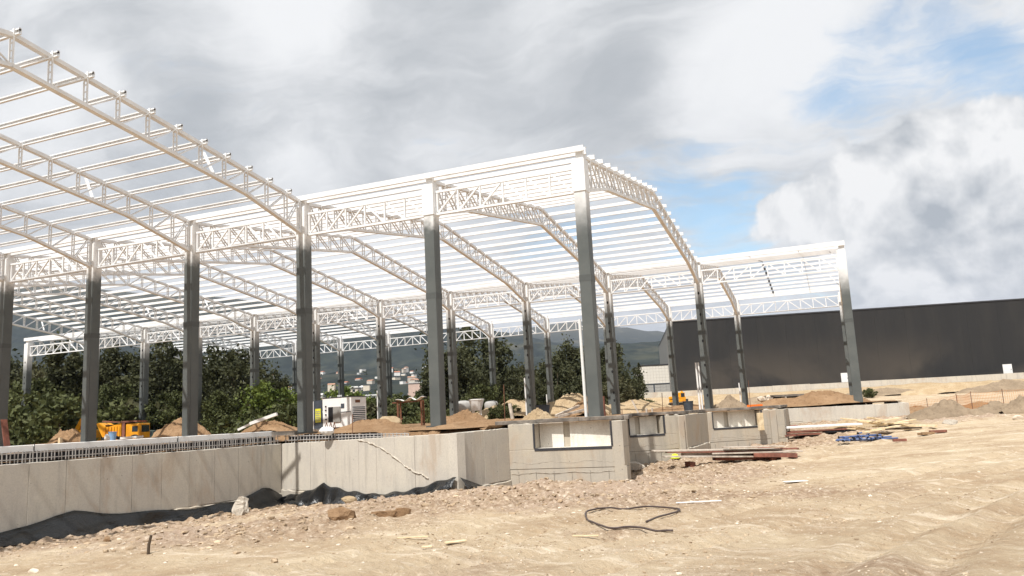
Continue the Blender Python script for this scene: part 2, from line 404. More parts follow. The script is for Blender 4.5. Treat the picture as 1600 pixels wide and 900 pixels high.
# ------------------------------------------------------------------ plan of the foundation walls
WALL1 = [(-14.75, -24.0), (-12.5, -.4)]
SEC2 = [(-12.5, -.4), (-3.15, -4.1)]
SEC3 = [(-3.15, -4.1), (-2.7, -1.2)]
B1 = [(-2.7, -1.2), (1.12, -1.0)]
R1 = [(1.12, -1.0), (-.6, 6.3)]
B2 = [(-.6, 6.3), (1.45, 8.2)]
R2 = [(1.45, 8.2), (1.6, 13.0)]
B3 = [(1.6, 13.0), (4.9, 15.5)]
R3 = [(4.9, 15.5), (4.7, 22.5)]
RW = [(4.7, 22.5), (10.9, 22.5)]
RE = [(10.9, 22.5), (11.1, 47.5)]
OUTLINE = [WALL1[0], WALL1[1], SEC2[1], SEC3[1], B1[1], R1[1], B2[1], R2[1], B3[1], R3[1], RW[1], RE[1], (-36.5, 47.5), (-36.5, -24.0)]
def inside(x, y):
    x = np.asarray(x, float); y = np.asarray(y, float); c = np.zeros(x.shape, bool); n = len(OUTLINE)
    for i in range(n):
        x0, y0 = OUTLINE[i]; x1, y1 = OUTLINE[(i + 1) % n]
        cond = ((y0 > y) != (y1 > y)); xs = (x1 - x0) * (y - y0) / (y1 - y0 + 1e-12) + x0
        c ^= cond & (x < xs)
    return c
def dist_walls(x, y):
    x = np.asarray(x, float); y = np.asarray(y, float); d = np.full(x.shape, 1e9)
    for i in range(11):
        x0, y0 = OUTLINE[i]; x1, y1 = OUTLINE[i + 1]; dx, dy = x1 - x0, y1 - y0
        t = np.clip(((x - x0) * dx + (y - y0) * dy) / (dx * dx + dy * dy), 0, 1)
        d = np.minimum(d, np.hypot(x - x0 - t * dx, y - y0 - t * dy))
    return d

# ------------------------------------------------------------------ terrain
CP = [(7.6, -25.6, -1.46), (2, -22, -1.62), (14, -22, -1.42), (20, -15, -1.35), (-6, -22, -2.05), (-14, -22, -2.62), (-14, -14, -2.62), (-13, -8, -2.7), (-12, -3, -2.72), (-9, -2.6, -2.62),
      (-4, -5.2, -2.12), (-2.5, -2.2, -2.22), (0, -1.9, -2.16), (2.2, -1, -2.1), (1.2, 5.5, -2.08), (2.4, 9, -2.05), (2.6, 13, -1.98), (5.2, 15, -1.85), (5.8, 21, -1.3), (8, 22, -1.08), (10.9, 22, -1.08),
      (6, -8, -1.85), (0, -8, -1.98), (-5, -10, -2.05), (-8, -15, -2.2), (12, -5, -1.6), (8, 6, -1.75), (12, 12, -1.4), (20, 5, -1.25), (25, 15, -1.1), (20, 24, -1.05), (32, 20, -1.0), (30, -5, -1.2), (3, -14, -1.82),
      (16, 34, -1.0), (28, 36, -.95), (45, 30, -.9), (40, 0, -1.1), (14, 50, -.9), (40, 50, -.6), (0, 52, -.9), (-20, 54, -1.6), (-40, 54, -2.2), (-50, 20, -3), (-45, -20, -3.0), (0, -40, -1.6), (30, -40, -1.3), (-30, -35, -2.6)]
_cp = np.array(CP)
def _tps(r): return r * r * np.log(r + 1e-9)
def _fit():
    n = len(_cp); d = np.hypot(_cp[:, None, 0] - _cp[None, :, 0], _cp[:, None, 1] - _cp[None, :, 1])
    K = _tps(d) + np.eye(n) * 1.0; Pm = np.c_[np.ones(n), _cp[:, :2]]
    A = np.block([[K, Pm], [Pm.T, np.zeros((3, 3))]]); return np.linalg.solve(A, np.r_[_cp[:, 2], 0, 0, 0])
_w = _fit()
def g_near(x, y):
    x = np.asarray(x, float); y = np.asarray(y, float)
    r = _w[-3] + _w[-2] * x + _w[-1] * y
    for i in range(len(_cp)): r = r + _w[i] * _tps(np.hypot(x - _cp[i, 0], y - _cp[i, 1]))
    return r
# far land in polar form round the camera: distance profile by picture column
PXS = np.array([-500, 0, 300, 500, 640, 760, 900, 1060, 1200, 1400, 1600, 2100], float)
RS = np.array([60, 80, 100, 115, 150, 250, 420, 700, 1000, 1500, 2200, 3300, 4200, 6000, 8000], float)
# ridge heights: picture row of the skyline for the main range (3300 m) and the far one (6000 m)
RIDGE_Y = np.array([425, 446, 468, 489, 503, 522, 548, 556, 560, 560, 560, 560], float)
FAR_Y = np.array([480, 490, 500, 510, 520, 530, 508, 522, 540, 560, 570, 590], float)
HOR = 648 - (PXS - 800) * .0507
def ang(y, hor): return (hor - y) / FOC / .985
prof = np.zeros((len(PXS), len(RS)))
for i, px in enumerate(PXS):
    rt = sstep(820, 1060, px)           # right-hand side: higher terrace with the dark building
    land = [-1.0 - 1.6 * (1 - rt), -.6 - 3.4 * (1 - rt), .2 - 5 * (1 - rt), 1.3 - 7 * (1 - rt), 2.1 - 10 * (1 - rt), -13, -12, 8, 42, 92, 165]
    prof[i, :11] = land
    hr = ang(RIDGE_Y[i], HOR[i]); prof[i, 11] = hr * 3300 + .1; prof[i, 12] = hr * 4200 * .82; prof[i, 13] = ang(FAR_Y[i], HOR[i]) * 6000; prof[i, 14] = 150
def polar_z(px, r):
    # px = apparent picture column (tan of azimuth), r = depth
    px = np.clip(px, PXS[0], PXS[-1]); r = np.clip(r, RS[0], RS[-1])
    i = np.clip(np.searchsorted(PXS, px, 'right') - 1, 0, len(PXS) - 2); t = (px - PXS[i]) / (PXS[i + 1] - PXS[i]); t = t * t * (3 - 2 * t)
    j = np.clip(np.searchsorted(RS, r, 'right') - 1, 0, len(RS) - 2); u = (np.log(r) - np.log(RS[j])) / (np.log(RS[j + 1]) - np.log(RS[j])); u = u * u * (3 - 2 * u) * .6 + u * .4
    return (prof[i, j] * (1 - t) + prof[i + 1, j] * t) * (1 - u) + (prof[i, j + 1] * (1 - t) + prof[i + 1, j + 1] * t) * u
def to_view(x, y):
    dx = np.asarray(x, float) - CAM.x; dy = np.asarray(y, float) - CAM.y
    dep = -dx * _sy + dy * _cy; lat = dx * _cy + dy * _sy
    return 800 + FOC * lat / np.maximum(dep, 1), np.hypot(dep, lat * .35), dep, lat
def rough_mask(x, y):
    d = dist_walls(x, y)
    m = 1 - sstep(1.5, 6.5, d + 2.2 * fbm(x, y, .22, 3, 5))
    m2 = np.exp(-(((x + 1.0) / 6.5) ** 2 + ((y + 6.5) / 2.2) ** 2)) + np.exp(-(((x + 4.5) / 3.2) ** 2 + ((y + 11.5) / 2.2) ** 2))
    return np.clip(np.maximum(m * .8, m2 * 1.1), 0, 1)
def g(x, y, detail=False):
    x = np.asarray(x, float); y = np.asarray(y, float)
    px, r, dep, lat = to_view(x, y)
    z = g_near(np.clip(x, -60, 60), np.clip(y, -50, 60))
    zf = polar_z(np.where(dep > 1, px, np.where(lat > 0, 2100, -500)), r)
    t = sstep(62, 92, np.hypot(x - CAM.x, y - CAM.y)); z = z * (1 - t) + zf * t
    z = z + fbm(x, y, .12, 3, 3) * .10
    if detail:
        rm = rough_mask(x, y)
        z = z + rm * (np.abs(fbm(x, y, 1.3, 5, 11, .6)) * .30 - .05 + .10 * fbm(x, y, .5, 2, 8))
        z = z + fbm(x, y, 2.2, 4, 21, .6) * .045 + rm * np.maximum(fbm(x, y, 3.3, 3, 77, .7), 0) * .16
        z = z + (.26 + .12 * fbm(x, y, .9, 4, 88, .6)) * np.exp(-((x + .6) / 3.6) ** 2 - ((y + 4.3 - .1 * x) / 1.0) ** 2)
        rut = np.zeros_like(z)
        # wheel ruts curving away to the right
        for k, (a0, x0, y0) in enumerate(((70, 8.4, -12.9), (70, 9.35, -12.9), (66, 5.6, -14), (66, 3.9, -13.3), (84, 2.0, -16), (84, .3, -16), (78, 13.5, -8), (78, 11.7, -8))):
            a = math.radians(a0); u = (x - x0) * math.cos(a) + (y - y0) * math.sin(a); v = -(x - x0) * math.sin(a) + (y - y0) * math.cos(a) + .006 * u * u + .25 * vnoise(u * .3, u * 0 + k, 5)
            rut = rut + np.exp(-(v / .26) ** 2)
            z = z - .075 * np.exp(-(v / .20) ** 2) + .035 * np.exp(-((np.abs(v) - .42) / .14) ** 2) + .03 * np.exp(-(v / .2) ** 2) * np.sin(u * 22)
    return z
def gz(x, y): return float(g(x, y, True))
def on_ground(px, py, tmax=400):
    d = ray(px, py); t = 2.0
    while t < tmax:
        p = CAM + d * t
        if p.z < gz(p.x, p.y): break
        t += max(.1, t * .01)
    lo, hi = t - max(.1, t * .01), t
    for _ in range(12):
        m = (lo + hi) / 2; p = CAM + d * m
        if p.z < gz(p.x, p.y): hi = m
        else: lo = m
    return CAM + d * hi

def grid_mesh(name, X, Y, Z, material, attrs=None, drop=None, smooth=True):
    ny, nx = X.shape; v = np.stack([X.ravel(), Y.ravel(), Z.ravel()], 1)
    idx = np.arange(ny * nx).reshape(ny, nx); q = np.stack([idx[:-1, :-1], idx[:-1, 1:], idx[1:, 1:], idx[1:, :-1]], -1).reshape(-1, 4)
    if drop is not None:
        dm = drop.ravel(); q = q[~dm[q].all(1)]
    me = bpy.data.meshes.new(name); me.vertices.add(len(v)); me.vertices.foreach_set('co', v.ravel())
    me.loops.add(len(q) * 4); me.loops.foreach_set('vertex_index', q.ravel()); me.polygons.add(len(q))
    me.polygons.foreach_set('loop_start', np.arange(len(q)) * 4); me.polygons.foreach_set('loop_total', np.full(len(q), 4)); me.update(calc_edges=True)
    if smooth: me.polygons.foreach_set('use_smooth', np.ones(len(q), bool))
    for k, a in (attrs or {}).items():
        at_ = me.attributes.new(k, 'FLOAT', 'POINT'); at_.data.foreach_set('value', a.ravel().astype(np.float32))
    me.materials.append(material); return me

def build_ground():
    # one sheet: fine near the camera, growing coarser outwards to the hills
    fine = .075
    def axis(lo, hi, flo, fhi, grow):
        a = list(np.arange(flo, fhi, fine)); s = fine
        x = a[-1]
        while x < hi: s *= grow; x += s; a.append(x)
        s = fine; x = a[0]; b = []
        while x > lo: s *= grow; x -= s; b.append(x)
        return np.array(b[::-1] + a)
    xs = axis(-9000, 9000, -16, 24, 1.045); ys = axis(-3500, 9500, -24.5, 22, 1.045)
    X, Y = np.meshgrid(xs, ys)
    ins = inside(X, Y)
    Z = g(X, Y, True)
    R = np.hypot(X - CAM.x, Y - CAM.y)
    hillm = sstep(700, 2600, R)
    rid = 1 - np.abs(fbm(X, Y, 1 / 900, 5, 31, .55)) * 2.2
    Z = Z + hillm * (rid - .7) * 70 * (1 - .75 * np.exp(-((R - 3500) / 500) ** 2)) + sstep(120, 400, R) * fbm(X, Y, 1 / 140, 4, 41) * 7
    Z = np.where(ins, Z - 1.5, Z)
    rm = rough_mask(X, Y) * (R < 80)
    rm = np.clip(rm + .45 * sstep(.05, .5, fbm(X, Y, .16, 4, 71)) * (R < 45) * (X < 9), 0, 1)
    grn = sstep(105, 150, R) * .999
    me = grid_mesh('ground', X, Y, Z, M['ground_all'], {'rough': rm, 'green': grn})
    link('ground', me, kind='structure')
    return X, Y

def ground_material():
    m = dirt_mat('ground sheet', True); nt = m.node_tree; N = NT(nt); bs = nt.nodes['Principled BSDF']
    old = bs.inputs['Base Color'].links[0].from_socket
    g_ = N.n('ShaderNodeNewGeometry'); p = g_.outputs['Position']
    f = N.n('ShaderNodeAttribute', attribute_name='green').outputs['Fac']
    a = N.noise(p, .004, 8, .65, .6); b = N.noise(p, .02, 8, .7); c3 = N.noise(p, .0012, 6, .6)
    vo = N.n('ShaderNodeTexVoronoi'); vo.inputs['Scale'].default_value = .006; nt.links.new(p, vo.inputs['Vector'])
    c = N.mix(N.ramp(b, .35, .65), (.013, .018, .016), (.030, .037, .030))
    fld = N.mix(N.ramp(N.n('ShaderNodeSeparateColor', inp={0: vo.outputs['Color']}).outputs[0], .2, .8), (.045, .050, .034), (.11, .10, .07))
    c = N.mix(N.ramp(a, .52, .66, 0, .7), c, fld)
    sep = N.n('ShaderNodeSeparateXYZ'); nt.links.new(p, sep.inputs[0])
    c = N.mix(N.ramp(sep.outputs[2], 330, 760, 0, .7), c, (.13, .12, .09))
    nt.links.new(N.mix(f, old, c), bs.inputs['Base Color'])
    return m
M['ground_all'] = ground_material()
build_ground()

# ------------------------------------------------------------------ platform floor inside the walls
def build_platform():
    xs = np.arange(-36.5, 11.2, .3); ys = np.arange(-24.5, 47.6, .3)
    X, Y = np.meshgrid(xs, ys); ins = inside(X, Y)
    d = dist_walls(X, Y)
    Z = -.16 + fbm(X, Y, .35, 4, 51) * .10 - .28 * (1 - sstep(.3, 1.2, d)) * (X < -3)
    me = grid_mesh('platform_floor', X, Y, Z, M['brown_soil'], drop=~ins | (d < .34))
    link('platform_floor', me, kind='structure')
build_platform()

# ------------------------------------------------------------------ foundation walls
def wall_run(parent, p, q, ztop0, ztop1, zbot, thick=.32, panel=1.05, mname='concrete', name='wall_panel', jig=.006, footing=None, skip_first=0.0):
    """a row of cast panels with recessed joints, one object per panel; solid core behind"""
    p = Vector((*p, 0)); q = Vector((*q, 0)); L = (q - p).length; d = (q - p) / L; n = Vector((d.y, -d.x, 0))     # outward (to the right of travel)
    cnt = max(1, round(L / panel)); w = L / cnt
    core = MB()
    a = p - n * .05; b = q - n * .05
    vs = []
    for pt, zt in ((a, ztop0), (b, ztop1)):
        for off in (0, -thick + .05):
            for z in (zbot, zt - .004): vs.append((pt.x + n.x * off, pt.y + n.y * off, z))
    core.add(vs, [(0, 1, 3, 2), (4, 6, 7, 5), (0, 4, 5, 1), (2, 3, 7, 6), (1, 5, 7, 3), (0, 2, 6, 4)])
    core.build('core', M[mname], parent)
    for i in range(cnt):
        s0 = i * w + .006; s1 = (i + 1) * w - .006
        if i == 0: s0 = 0
        if i == cnt - 1: s1 = L
        off = random.uniform(-jig, jig)
        z0, z1 = (ztop0 + (ztop1 - ztop0) * s0 / L, ztop0 + (ztop1 - ztop0) * s1 / L)
        ft = footing if footing else zbot
        m = MB(); seg = 5; vs = []; fs = []
        for k in range(seg + 1):
            s = s0 + (s1 - s0) * k / seg; zt = z0 + (z1 - z0) * k / seg + random.uniform(-.014, .008)
            o = p + d * s + n * off; i_ = p + d * s - n * .0495
            vs += [(o.x, o.y, ft), (o.x, o.y, zt - .012), (o.x - n.x * .012, o.y - n.y * .012, zt), (i_.x, i_.y, zt), (i_.x, i_.y, ft)]
        for k in range(seg):
            b0 = k * 5
            for e in range(5): fs.append((b0 + e, b0 + (e + 1) % 5, b0 + 5 + (e + 1) % 5, b0 + 5 + e))
        fs += [(0, 1, 2, 3, 4)[::-1], tuple(seg * 5 + e for e in range(5))]
        m.add(vs, fs).build(name, M[mname], parent)
    if footing:
        m = MB(); seg = max(6, int(L / .25)); vs = []; fs = []
        for k in range(seg + 1):
            s = L * k / seg; o = p + d * s + n * (.035 + random.uniform(0, .03)); i_ = p + d * s - n * .05; zt = footing + random.uniform(-.03, .03)
            vs += [(o.x, o.y, zbot), (o.x, o.y, zt - .05), (i_.x, i_.y, zt - .001), (i_.x, i_.y, zbot)]
        for k in range(seg):
            for e in range(4): fs.append((k * 4 + e, k * 4 + (e + 1) % 4, k * 4 + 4 + (e + 1) % 4, k * 4 + 4 + e))
        fs += [(0, 1, 2, 3)[::-1], tuple(seg * 4 + e for e in range(4))]
        m.add(vs, fs).build('footing', M['concrete_dock'], parent)

w1 = empty('retaining_wall', (0, 0, 0)); tag(w1, 'long beige shaded concrete foundation wall on the left with vertical panel joints', 'concrete wall', 'concrete foundation walls')
wall_run(w1, WALL1[0], (WALL1[1][0], WALL1[1][1]), -.49, -.49, -3.6, panel=1.1, footing=-2.33)
w2 = empty('retaining_wall', (0, 0, 0)); tag(w2, 'bright sunlit concrete wall in the middle with a diagonal pour seam', 'concrete wall', 'concrete foundation walls')
wall_run(w2, (SEC2[0][0] + .02, SEC2[0][1] - .02), SEC2[1], -.49, -.30, -3.4, panel=1.05, footing=-2.20)
wall_run(w2, SEC3[0], SEC3[1], -.30, -.27, -3.2, panel=.75, footing=-1.93)
# diagonal lip of spilled concrete
def seam():
    m = MB(); p = Vector((*SEC2[0], 0)); q = Vector((*SEC2[1], 0)); d = (q - p); L = d.length; d /= L; n = Vector((d.y, -d.x, 0))
    pts = [(.50, -.43), (.55, -.50), (.60, -.62), (.65, -.80), (.70, -1.0), (.745, -1.25), (.79, -1.43), (.84, -1.55), (.87, -1.66)]
    P3 = []
    for i in range(len(pts) - 1):
        for k in range(5):
            t = k / 5; s = pts[i][0] * (1 - t) + pts[i + 1][0] * t; z = pts[i][1] * (1 - t) + pts[i + 1][1] * t
            P3.append(p + d * (s * L + random.uniform(-.02, .02)) + n * .006 + Vector((0, 0, z + random.uniform(-.02, .02))))
    m.tube(P3, [random.uniform(.012, .04) for _ in P3], 5).build('pour_seam', M['rough_concrete'], w2)
seam()

def dock(p, q, notch, ztop, zsill, zbot, depth, label, pil=()):
    """dock block: base, two piers, recessed pit with pale lining and dark steel edge angles"""
    t = empty('loading_dock_wall', (p[0], p[1], 0), math.atan2(q[1] - p[1], q[0] - p[0])); tag(t, label, 'loading dock', 'concrete loading dock walls')
    L = math.hypot(q[0] - p[0], q[1] - p[1]); a, b = notch[0] * L, notch[1] * L; T = depth + .3
    def sp(x0, y0, z0, x1, y1, z1, name, m_, bev=.012):
        o = MB().span(x0, y0, z0, x1, y1, z1).build(name, M[m_], t)
        if bev: bevel(o, bev)
        return o
    sp(0, .012, -1.0 + zbot, L, T, zsill - .62, 'base_course', 'concrete_dock')
    sp(0, 0, zsill - .615, L, T, zsill - .006, 'base_course', 'concrete_dock')
    sp(0, .004, zsill - .004, a, T, ztop, 'pier', 'concrete_dock'); sp(b, .003, zsill - .004, L, T, ztop - .02, 'pier', 'concrete_dock')
    sp(a + .01, .04, zsill - .05, b - .01, T, zsill + .03, 'pit_floor', 'concrete_white', 0)
    gap = a + (b - a) * .33
    sp(a + .02, depth, zsill + .033, gap, T, ztop, 'pit_lining', 'concrete_white', 0); sp(gap + .004, depth + .05, zsill + .033, gap + .22, T, ztop, 'pit_rib', 'concrete_dock', 0)
    sp(gap + .226, depth - .02, zsill + .033, b - .05, T, ztop, 'pit_lining', 'concrete_white', 0)
    # steel angles round the notch
    e = MB().span(a - .01, -.014, zsill - .05, b + .01, .03, zsill + .035); e.span(a - .04, -.014, zsill + .04, a + .012, .05, ztop); e.span(b - .012, -.014, zsill + .04, b + .05, .05, ztop)
    e.build('edge_angle', M['dark_steel'], t)
    for zz, am in ((zsill - .42, .03), (zbot + .45, .02)):
        P3 = []; ph = random.uniform(0, 6)
        for i in range(int(L / .07)): P3.append((i * .07 + .05, -.001, zz + am * math.sin(i * .35 + ph) + .25 * am * math.sin(i * 1.3) + random.uniform(-.008, .008)))
        MB().tube(P3, [random.uniform(.003, .009) for _ in P3], 5).build('pour_line', M['rough_concrete'], t)
    for i in range(int(L / .6)): MB().span(.3 + i * .6, -.004, zbot - .3, .308 + i * .6, .001, zsill - .70).build('form_joint', M['slab_edge'], t)
    for x0, w_ in pil:
        sp(x0 * L, -.14, zbot - 1, x0 * L + w_, .2, ztop - .03, 'pilaster', 'concrete_dock', .02)
    for x0 in np.arange(.15, L - .1, .45):
        if x0 < a - .1 or x0 > b + .1:
            r = bmesh_rock(.13, random.randint(0, 99)); o = link('broken_edge', r, t, (x0, .12, ztop)); o.scale = (1.3, .9, .28)
    return t

_rockcache = {}
def bmesh_rock(size, seed, sub=1, material='rough_concrete', jag=.35):
    key = (size, seed % 12, sub, material, jag)
    if key in _rockcache: return _rockcache[key]
    r_ = random.Random(seed % 12 + 5); bm = bmesh.new(); bmesh.ops.create_icosphere(bm, subdivisions=sub, radius=size)
    ax = Vector((r_.uniform(-1, 1), r_.uniform(-1, 1), r_.uniform(-1, 1))).normalized()
    for v in bm.verts:
        v.co *= 1 + r_.uniform(-jag, jag)
        dd = v.co.dot(ax)
        if dd > size * .55: v.co -= ax * (dd - size * .55)
    me = bpy.data.meshes.new('rock'); bm.to_mesh(me); bm.free(); me.materials.append(M[material]); _rockcache[key] = me; return me

dock(B1[0], B1[1], (.235, .90), -.17, -1.0, -2.2, .55, 'nearest concrete loading dock wall with pale pit under the corner column', pil=())
dock(B2[0], B2[1], (.04, .62), -.19, -.95, -2.1, .5, 'middle concrete loading dock wall with small pale pit and a pilaster', pil=((.84, .28),))
dock(B3[0], B3[1], (.07, .70), -.20, -.98, -1.95, .5, 'far concrete loading dock wall with wide pale pit and an orange timber block', pil=((.80, .32),))
w3 = empty('retaining_wall', (0, 0, 0)); tag(w3, 'short concrete return walls stepping back between the loading docks', 'concrete wall', 'concrete foundation walls')
for (a, b), zt in ((R1, -.2), (R2, -.2), (R3, -.24)): wall_run(w3, a, b, zt, zt, -3.2, panel=1.3, mname='concrete_dock', footing=-1.55)
w4 = empty('retaining_wall', (0, 0, 0)); tag(w4, 'low pale concrete wall on the right beneath the far corner column', 'concrete wall', 'concrete foundation walls')
wall_run(w4, RW[0], RW[1], -.27, -.26, -2.5, panel=.56, footing=-1.02)
wall_run(w4, RE[0], RE[1], -.26, -.26, -2.5, panel=1.2)

# slab edge strip running past the docks
def slab():
    m = MB(); pts = [(-3.4, -.52), (1.0, -.28), (-.65, 6.9), (1.15, 8.7), (1.35, 13.4), (4.6, 16.0), (4.55, 22.2)]
    t = empty('floor_slab_edge'); tag(t, 'thin dark concrete slab edge running above the loading docks', 'slab edge')
    for i in range(len(pts) - 1):
        p = Vector((*pts[i], -.10 - .002 * (i % 2))); q = Vector((*pts[i + 1], -.10 - .002 * (i % 2)))
        n = max(1, int((q - p).length / 1.2))
        for k in range(n):
            a = p.lerp(q, k / n); b = p.lerp(q, (k + 1) / n)
            dz = random.uniform(-.012, .012); a.z += dz; b.z += dz
            o = MB().beam(a, b, .30, .13).build('slab_strip', M['slab_edge'], t); bevel(o, .012)
    # flat slab top behind
slab()

# ------------------------------------------------------------------ steel frame
H, RISE = 9.0, 1.414
BAY = 5.8
XK = {k: (k - 5) * BAY - .1 * (k < 5) for k in range(-4, 6)}; XK[5] = 0.0; XK[6] = 8.46; XK[-5] = XK[-4] - 8.46
YR = {'B': -24.75, 'C': 0.0, 'D': 24.48, 'E': 44.65}
frame = empty('steel_hall_frame'); tag(frame, 'large white steel portal frame of a hall under construction on grey columns', 'steel frame')

def column_mesh(w, d, top, zbase, holes):
    m = MB()
    # box section with slightly proud cover plates on two sides
    m.span(-w / 2, -d / 2, zbase, w / 2, d / 2, top)
    m.span(-w / 2 - .012, -d / 2 + .03, zbase + .02, -w / 2 - .002, d / 2 - .03, top - .02); m.span(w / 2 + .002, -d / 2 + .03, zbase + .02, w / 2 + .012, d / 2 - .03, top - .02)
    me = m.mesh('column', M['column']); return me
_cm = {}
def column(x, y, w, d, zbase, big, holes):
    key = (w, d, round(zbase, 2))
    if key not in _cm: _cm[key] = column_mesh(w, d, 8.82, zbase, holes)
    o = link('column', _cm[key], frame, (x, y, 0)); o.color = (0 if (y > 5 and y < 30) or x > -1 else .8, 1, 1, 1)
    def sub(name, mb_key, fn, mt):
        if mb_key not in _cm: _cm[mb_key] = fn().mesh(name, M[mt])
        return link(name, _cm[mb_key], o)
    sub('base_plate', ('bp', w, zbase), lambda: MB().span(-w / 2 - .12, -d / 2 - .12, zbase - .03, w / 2 + .12, d / 2 + .12, zbase + .03), 'band')
    sub('splice_band', ('sb', w), lambda: MB().span(-w / 2 - .015, -d / 2 - .004, 4.5, w / 2 + .015, d / 2 + .004, 4.72), 'band')
    sub('top_stub', ('ts', w), lambda: MB().span(-w / 2 + .12, -d / 2 + .06, 8.825, w / 2 - .02, d / 2 - .06, 9.28), 'white_steel')
    if big:
        sub('gusset_box', ('gb', w), lambda: MB().span(-w / 2 - .03, -d / 2 - .03, 7.66, w / 2 + .03, d / 2 + .03, 8.81), 'white_steel')
    if holes:
        for z in (.75, 1.25, 2.6, 4.1, 5.2, 5.75, 7.1):
            if 'hole' not in _cm:
                hm = MB(); n = 10
                vs = [(.055 * math.cos(2 * math.pi * i / n), 0, .095 * math.sin(2 * math.pi * i / n)) for i in range(n)]
                hm.add(vs + [(v[0] * .9, .02, v[2] * .9) for v in vs], [tuple(range(n)), tuple(range(n, 2 * n))[::-1]] + [(i, (i + 1) % n, n + (i + 1) % n, n + i) for i in range(n)])
                _cm['hole'] = hm.mesh('hole', M['black'])
            link('slot_hole', _cm['hole'], o, (0, -d / 2 - .006, z))
    return o
for k in range(-4, 6): column(XK[k], YR['C'], .40, .46, -.12, k in (4, 5), False)
for k in range(-5, 7): column(XK[k], YR['D'], .46, .52, -.16, False, k != 6); column(XK[k], YR['E'], .46, .46, -.16, False, False)
for k in range(-4, 4): column(XK[k], YR['B'], .40, .46, -2.9 if k == 3 else -.16, False, False)

web_budget = 270
def truss(x, ya, yb, n, detail):
    """one roof truss across a span; individual web members on the nearest ones"""
    global web_budget
    t = empty('roof_truss', (0, 0, 0)); t.parent = frame
    S_ = yb - ya; rise = RISE * S_ / 20; half = n // 2
    def ztop(s): return H + rise * (1 - abs(2 * s / S_ - 1))
    kn = 3 * S_ / n
    def zbot(s):
        s = min(s, S_ - s)
        if s < kn: return 7.72 + (ztop(kn) - .86 - 7.72) * s / kn
        return ztop(kn) - .86 + (H + rise - .86 - ztop(kn) + .86) * (s - kn) / (S_ / 2 - kn)
    ch = MB(); c0 = .25
    ch.beam((x, ya + c0, ztop(c0)), (x, ya + S_ / 2, ztop(S_ / 2)), .17, .12); ch.beam((x, ya + S_ / 2, ztop(S_ / 2)), (x, yb - c0, ztop(c0)), .17, .12)
    ch.build('top_chord', M['white_steel'], t)
    bc = MB(); pts = [c0, kn, S_ / 2, S_ - kn, S_ - c0]
    for a, b in zip(pts[:-1], pts[1:]): bc.beam((x, ya + a, zbot(a)), (x, ya + b, zbot(b)), .18, .11)
    bc.build('bottom_chord', M['white_steel'], t)
    joined = MB()
    def ladder(p, q):
        m = MB() if detail else joined
        p = Vector(p); q = Vector(q)
        for sx in (-.07, .07): m.beam(p + Vector((sx, 0, 0)), q + Vector((sx, 0, 0)), .03, .05, (1, 0, 0))
        for u in (.25, .5, .75):
            c = p.lerp(q, u); m.beam(c - Vector((.07, 0, 0)), c + Vector((.07, 0, 0)), .028, .028)
        if detail: m.build('web_member', M['white_steel'], t)
    for i in range(n + 1):
        s = min(max(S_ * i / n, .32), S_ - .32)
        ladder((x, ya + s, zbot(s)), (x, ya + s, ztop(s)))
        if i < n:
            a, b = S_ * i / n, S_ * (i + 1) / n
            if i < half: ladder((x, ya + a + .06, ztop(a) - .04) if a else (x, ya + .34, ztop(.34)), (x, ya + b - .06, zbot(b)))
            else: ladder((x, ya + b - .06, ztop(b) - .04) if i < n - 1 else (x, yb - .34, ztop(S_ - .34)), (x, ya + a + .06, zbot(a)))
    if not detail: joined.build('web_members', M['white_steel'], t, kind='stuff')
    # flying brace from bottom chord up to a purlin
    f = MB(); s = S_ * .80; f.beam((x, ya + s, zbot(s)), (x - .75, ya + s + .25, ztop(s) + .22), .09, .05); f.build('fly_brace', M['white_steel'], t)
    f = MB(); s = S_ * .22; f.beam((x, ya + s, zbot(s)), (x - .75, ya + s + .25, ztop(s) + .22), .09, .05)
    f.build('fly_brace', M['white_steel'], t)
    return ztop
SPANS = (('B', 'C', 22, range(-4, 4), (3, 2)), ('C', 'D', 22, range(-4, 6), (5, 4, 3)), ('D', 'E', 18, range(-5, 7), ()))
for a, b, n, ks, det in SPANS:
    for k in ks: truss(XK[k], YR[a], YR[b], n, k in det)
    S_ = YR[b] - YR[a]; rise = RISE * S_ / 20
    x0 = XK[ks[0]] - .25; x1 = XK[ks[-1]] + .25
    def cprof(sz=.165, fl=.075, t_=.012):
        m = MB()
        if a == 'B': m.span(x0, .07, 0, x1, .082, sz); m.span(x0, 0, 0, x1, .069, t_); m.span(x0, 0, sz - t_, x1, .069, sz); m.span(x0, 0, t_ + .001, x1, .01, .04); m.span(x0, 0, sz - .04, x1, .01, sz - t_ - .001); return m.mesh('purlin', M['white_steel'])
        m.span(x0, -t_, 0, x1, 0, sz); m.span(x0, .001, 0, x1, fl, t_); m.span(x0, .001, sz - t_, x1, fl, sz); m.span(x0, fl - .012, t_ + .001, x1, fl, .035)
        return m.mesh('purlin', M['white_steel'])
    pm = cprof(); em = cprof(.26, .09)
    clip = MB().span(-.03, -.03, 0, .025, .085, .175).mesh('clip', M['white_steel']); dclip = MB().span(-.015, .02, .11, .02, .065, .18).mesh('clip_end', M['dark_steel'])
    for i in range(n + 1):
        s = S_ * i / n; z = H + rise * (1 - abs(2 * s / S_ - 1)) - .01
        eave = i in (0, n)
        if eave and a != 'B' and i == 0 and a == 'D': continue
        o = link('purlin', em if eave else pm, frame, (0, YR[a] + s, z + (.0 if not eave else .02)))
        link('purlin_clip', clip, o, (x1 - .17, 0, .004)); link('purlin_clip', dclip, o, (x1 - .03, 0, .0))
    if a != 'B':
        # wall girt / fascia under the eave line on the open side
        o = link('eave_beam', cprof(.20 if a == 'C' else .28, .1), frame, (0, YR[a] - .28 if a == 'C' else YR[a] - .3, 9.06))
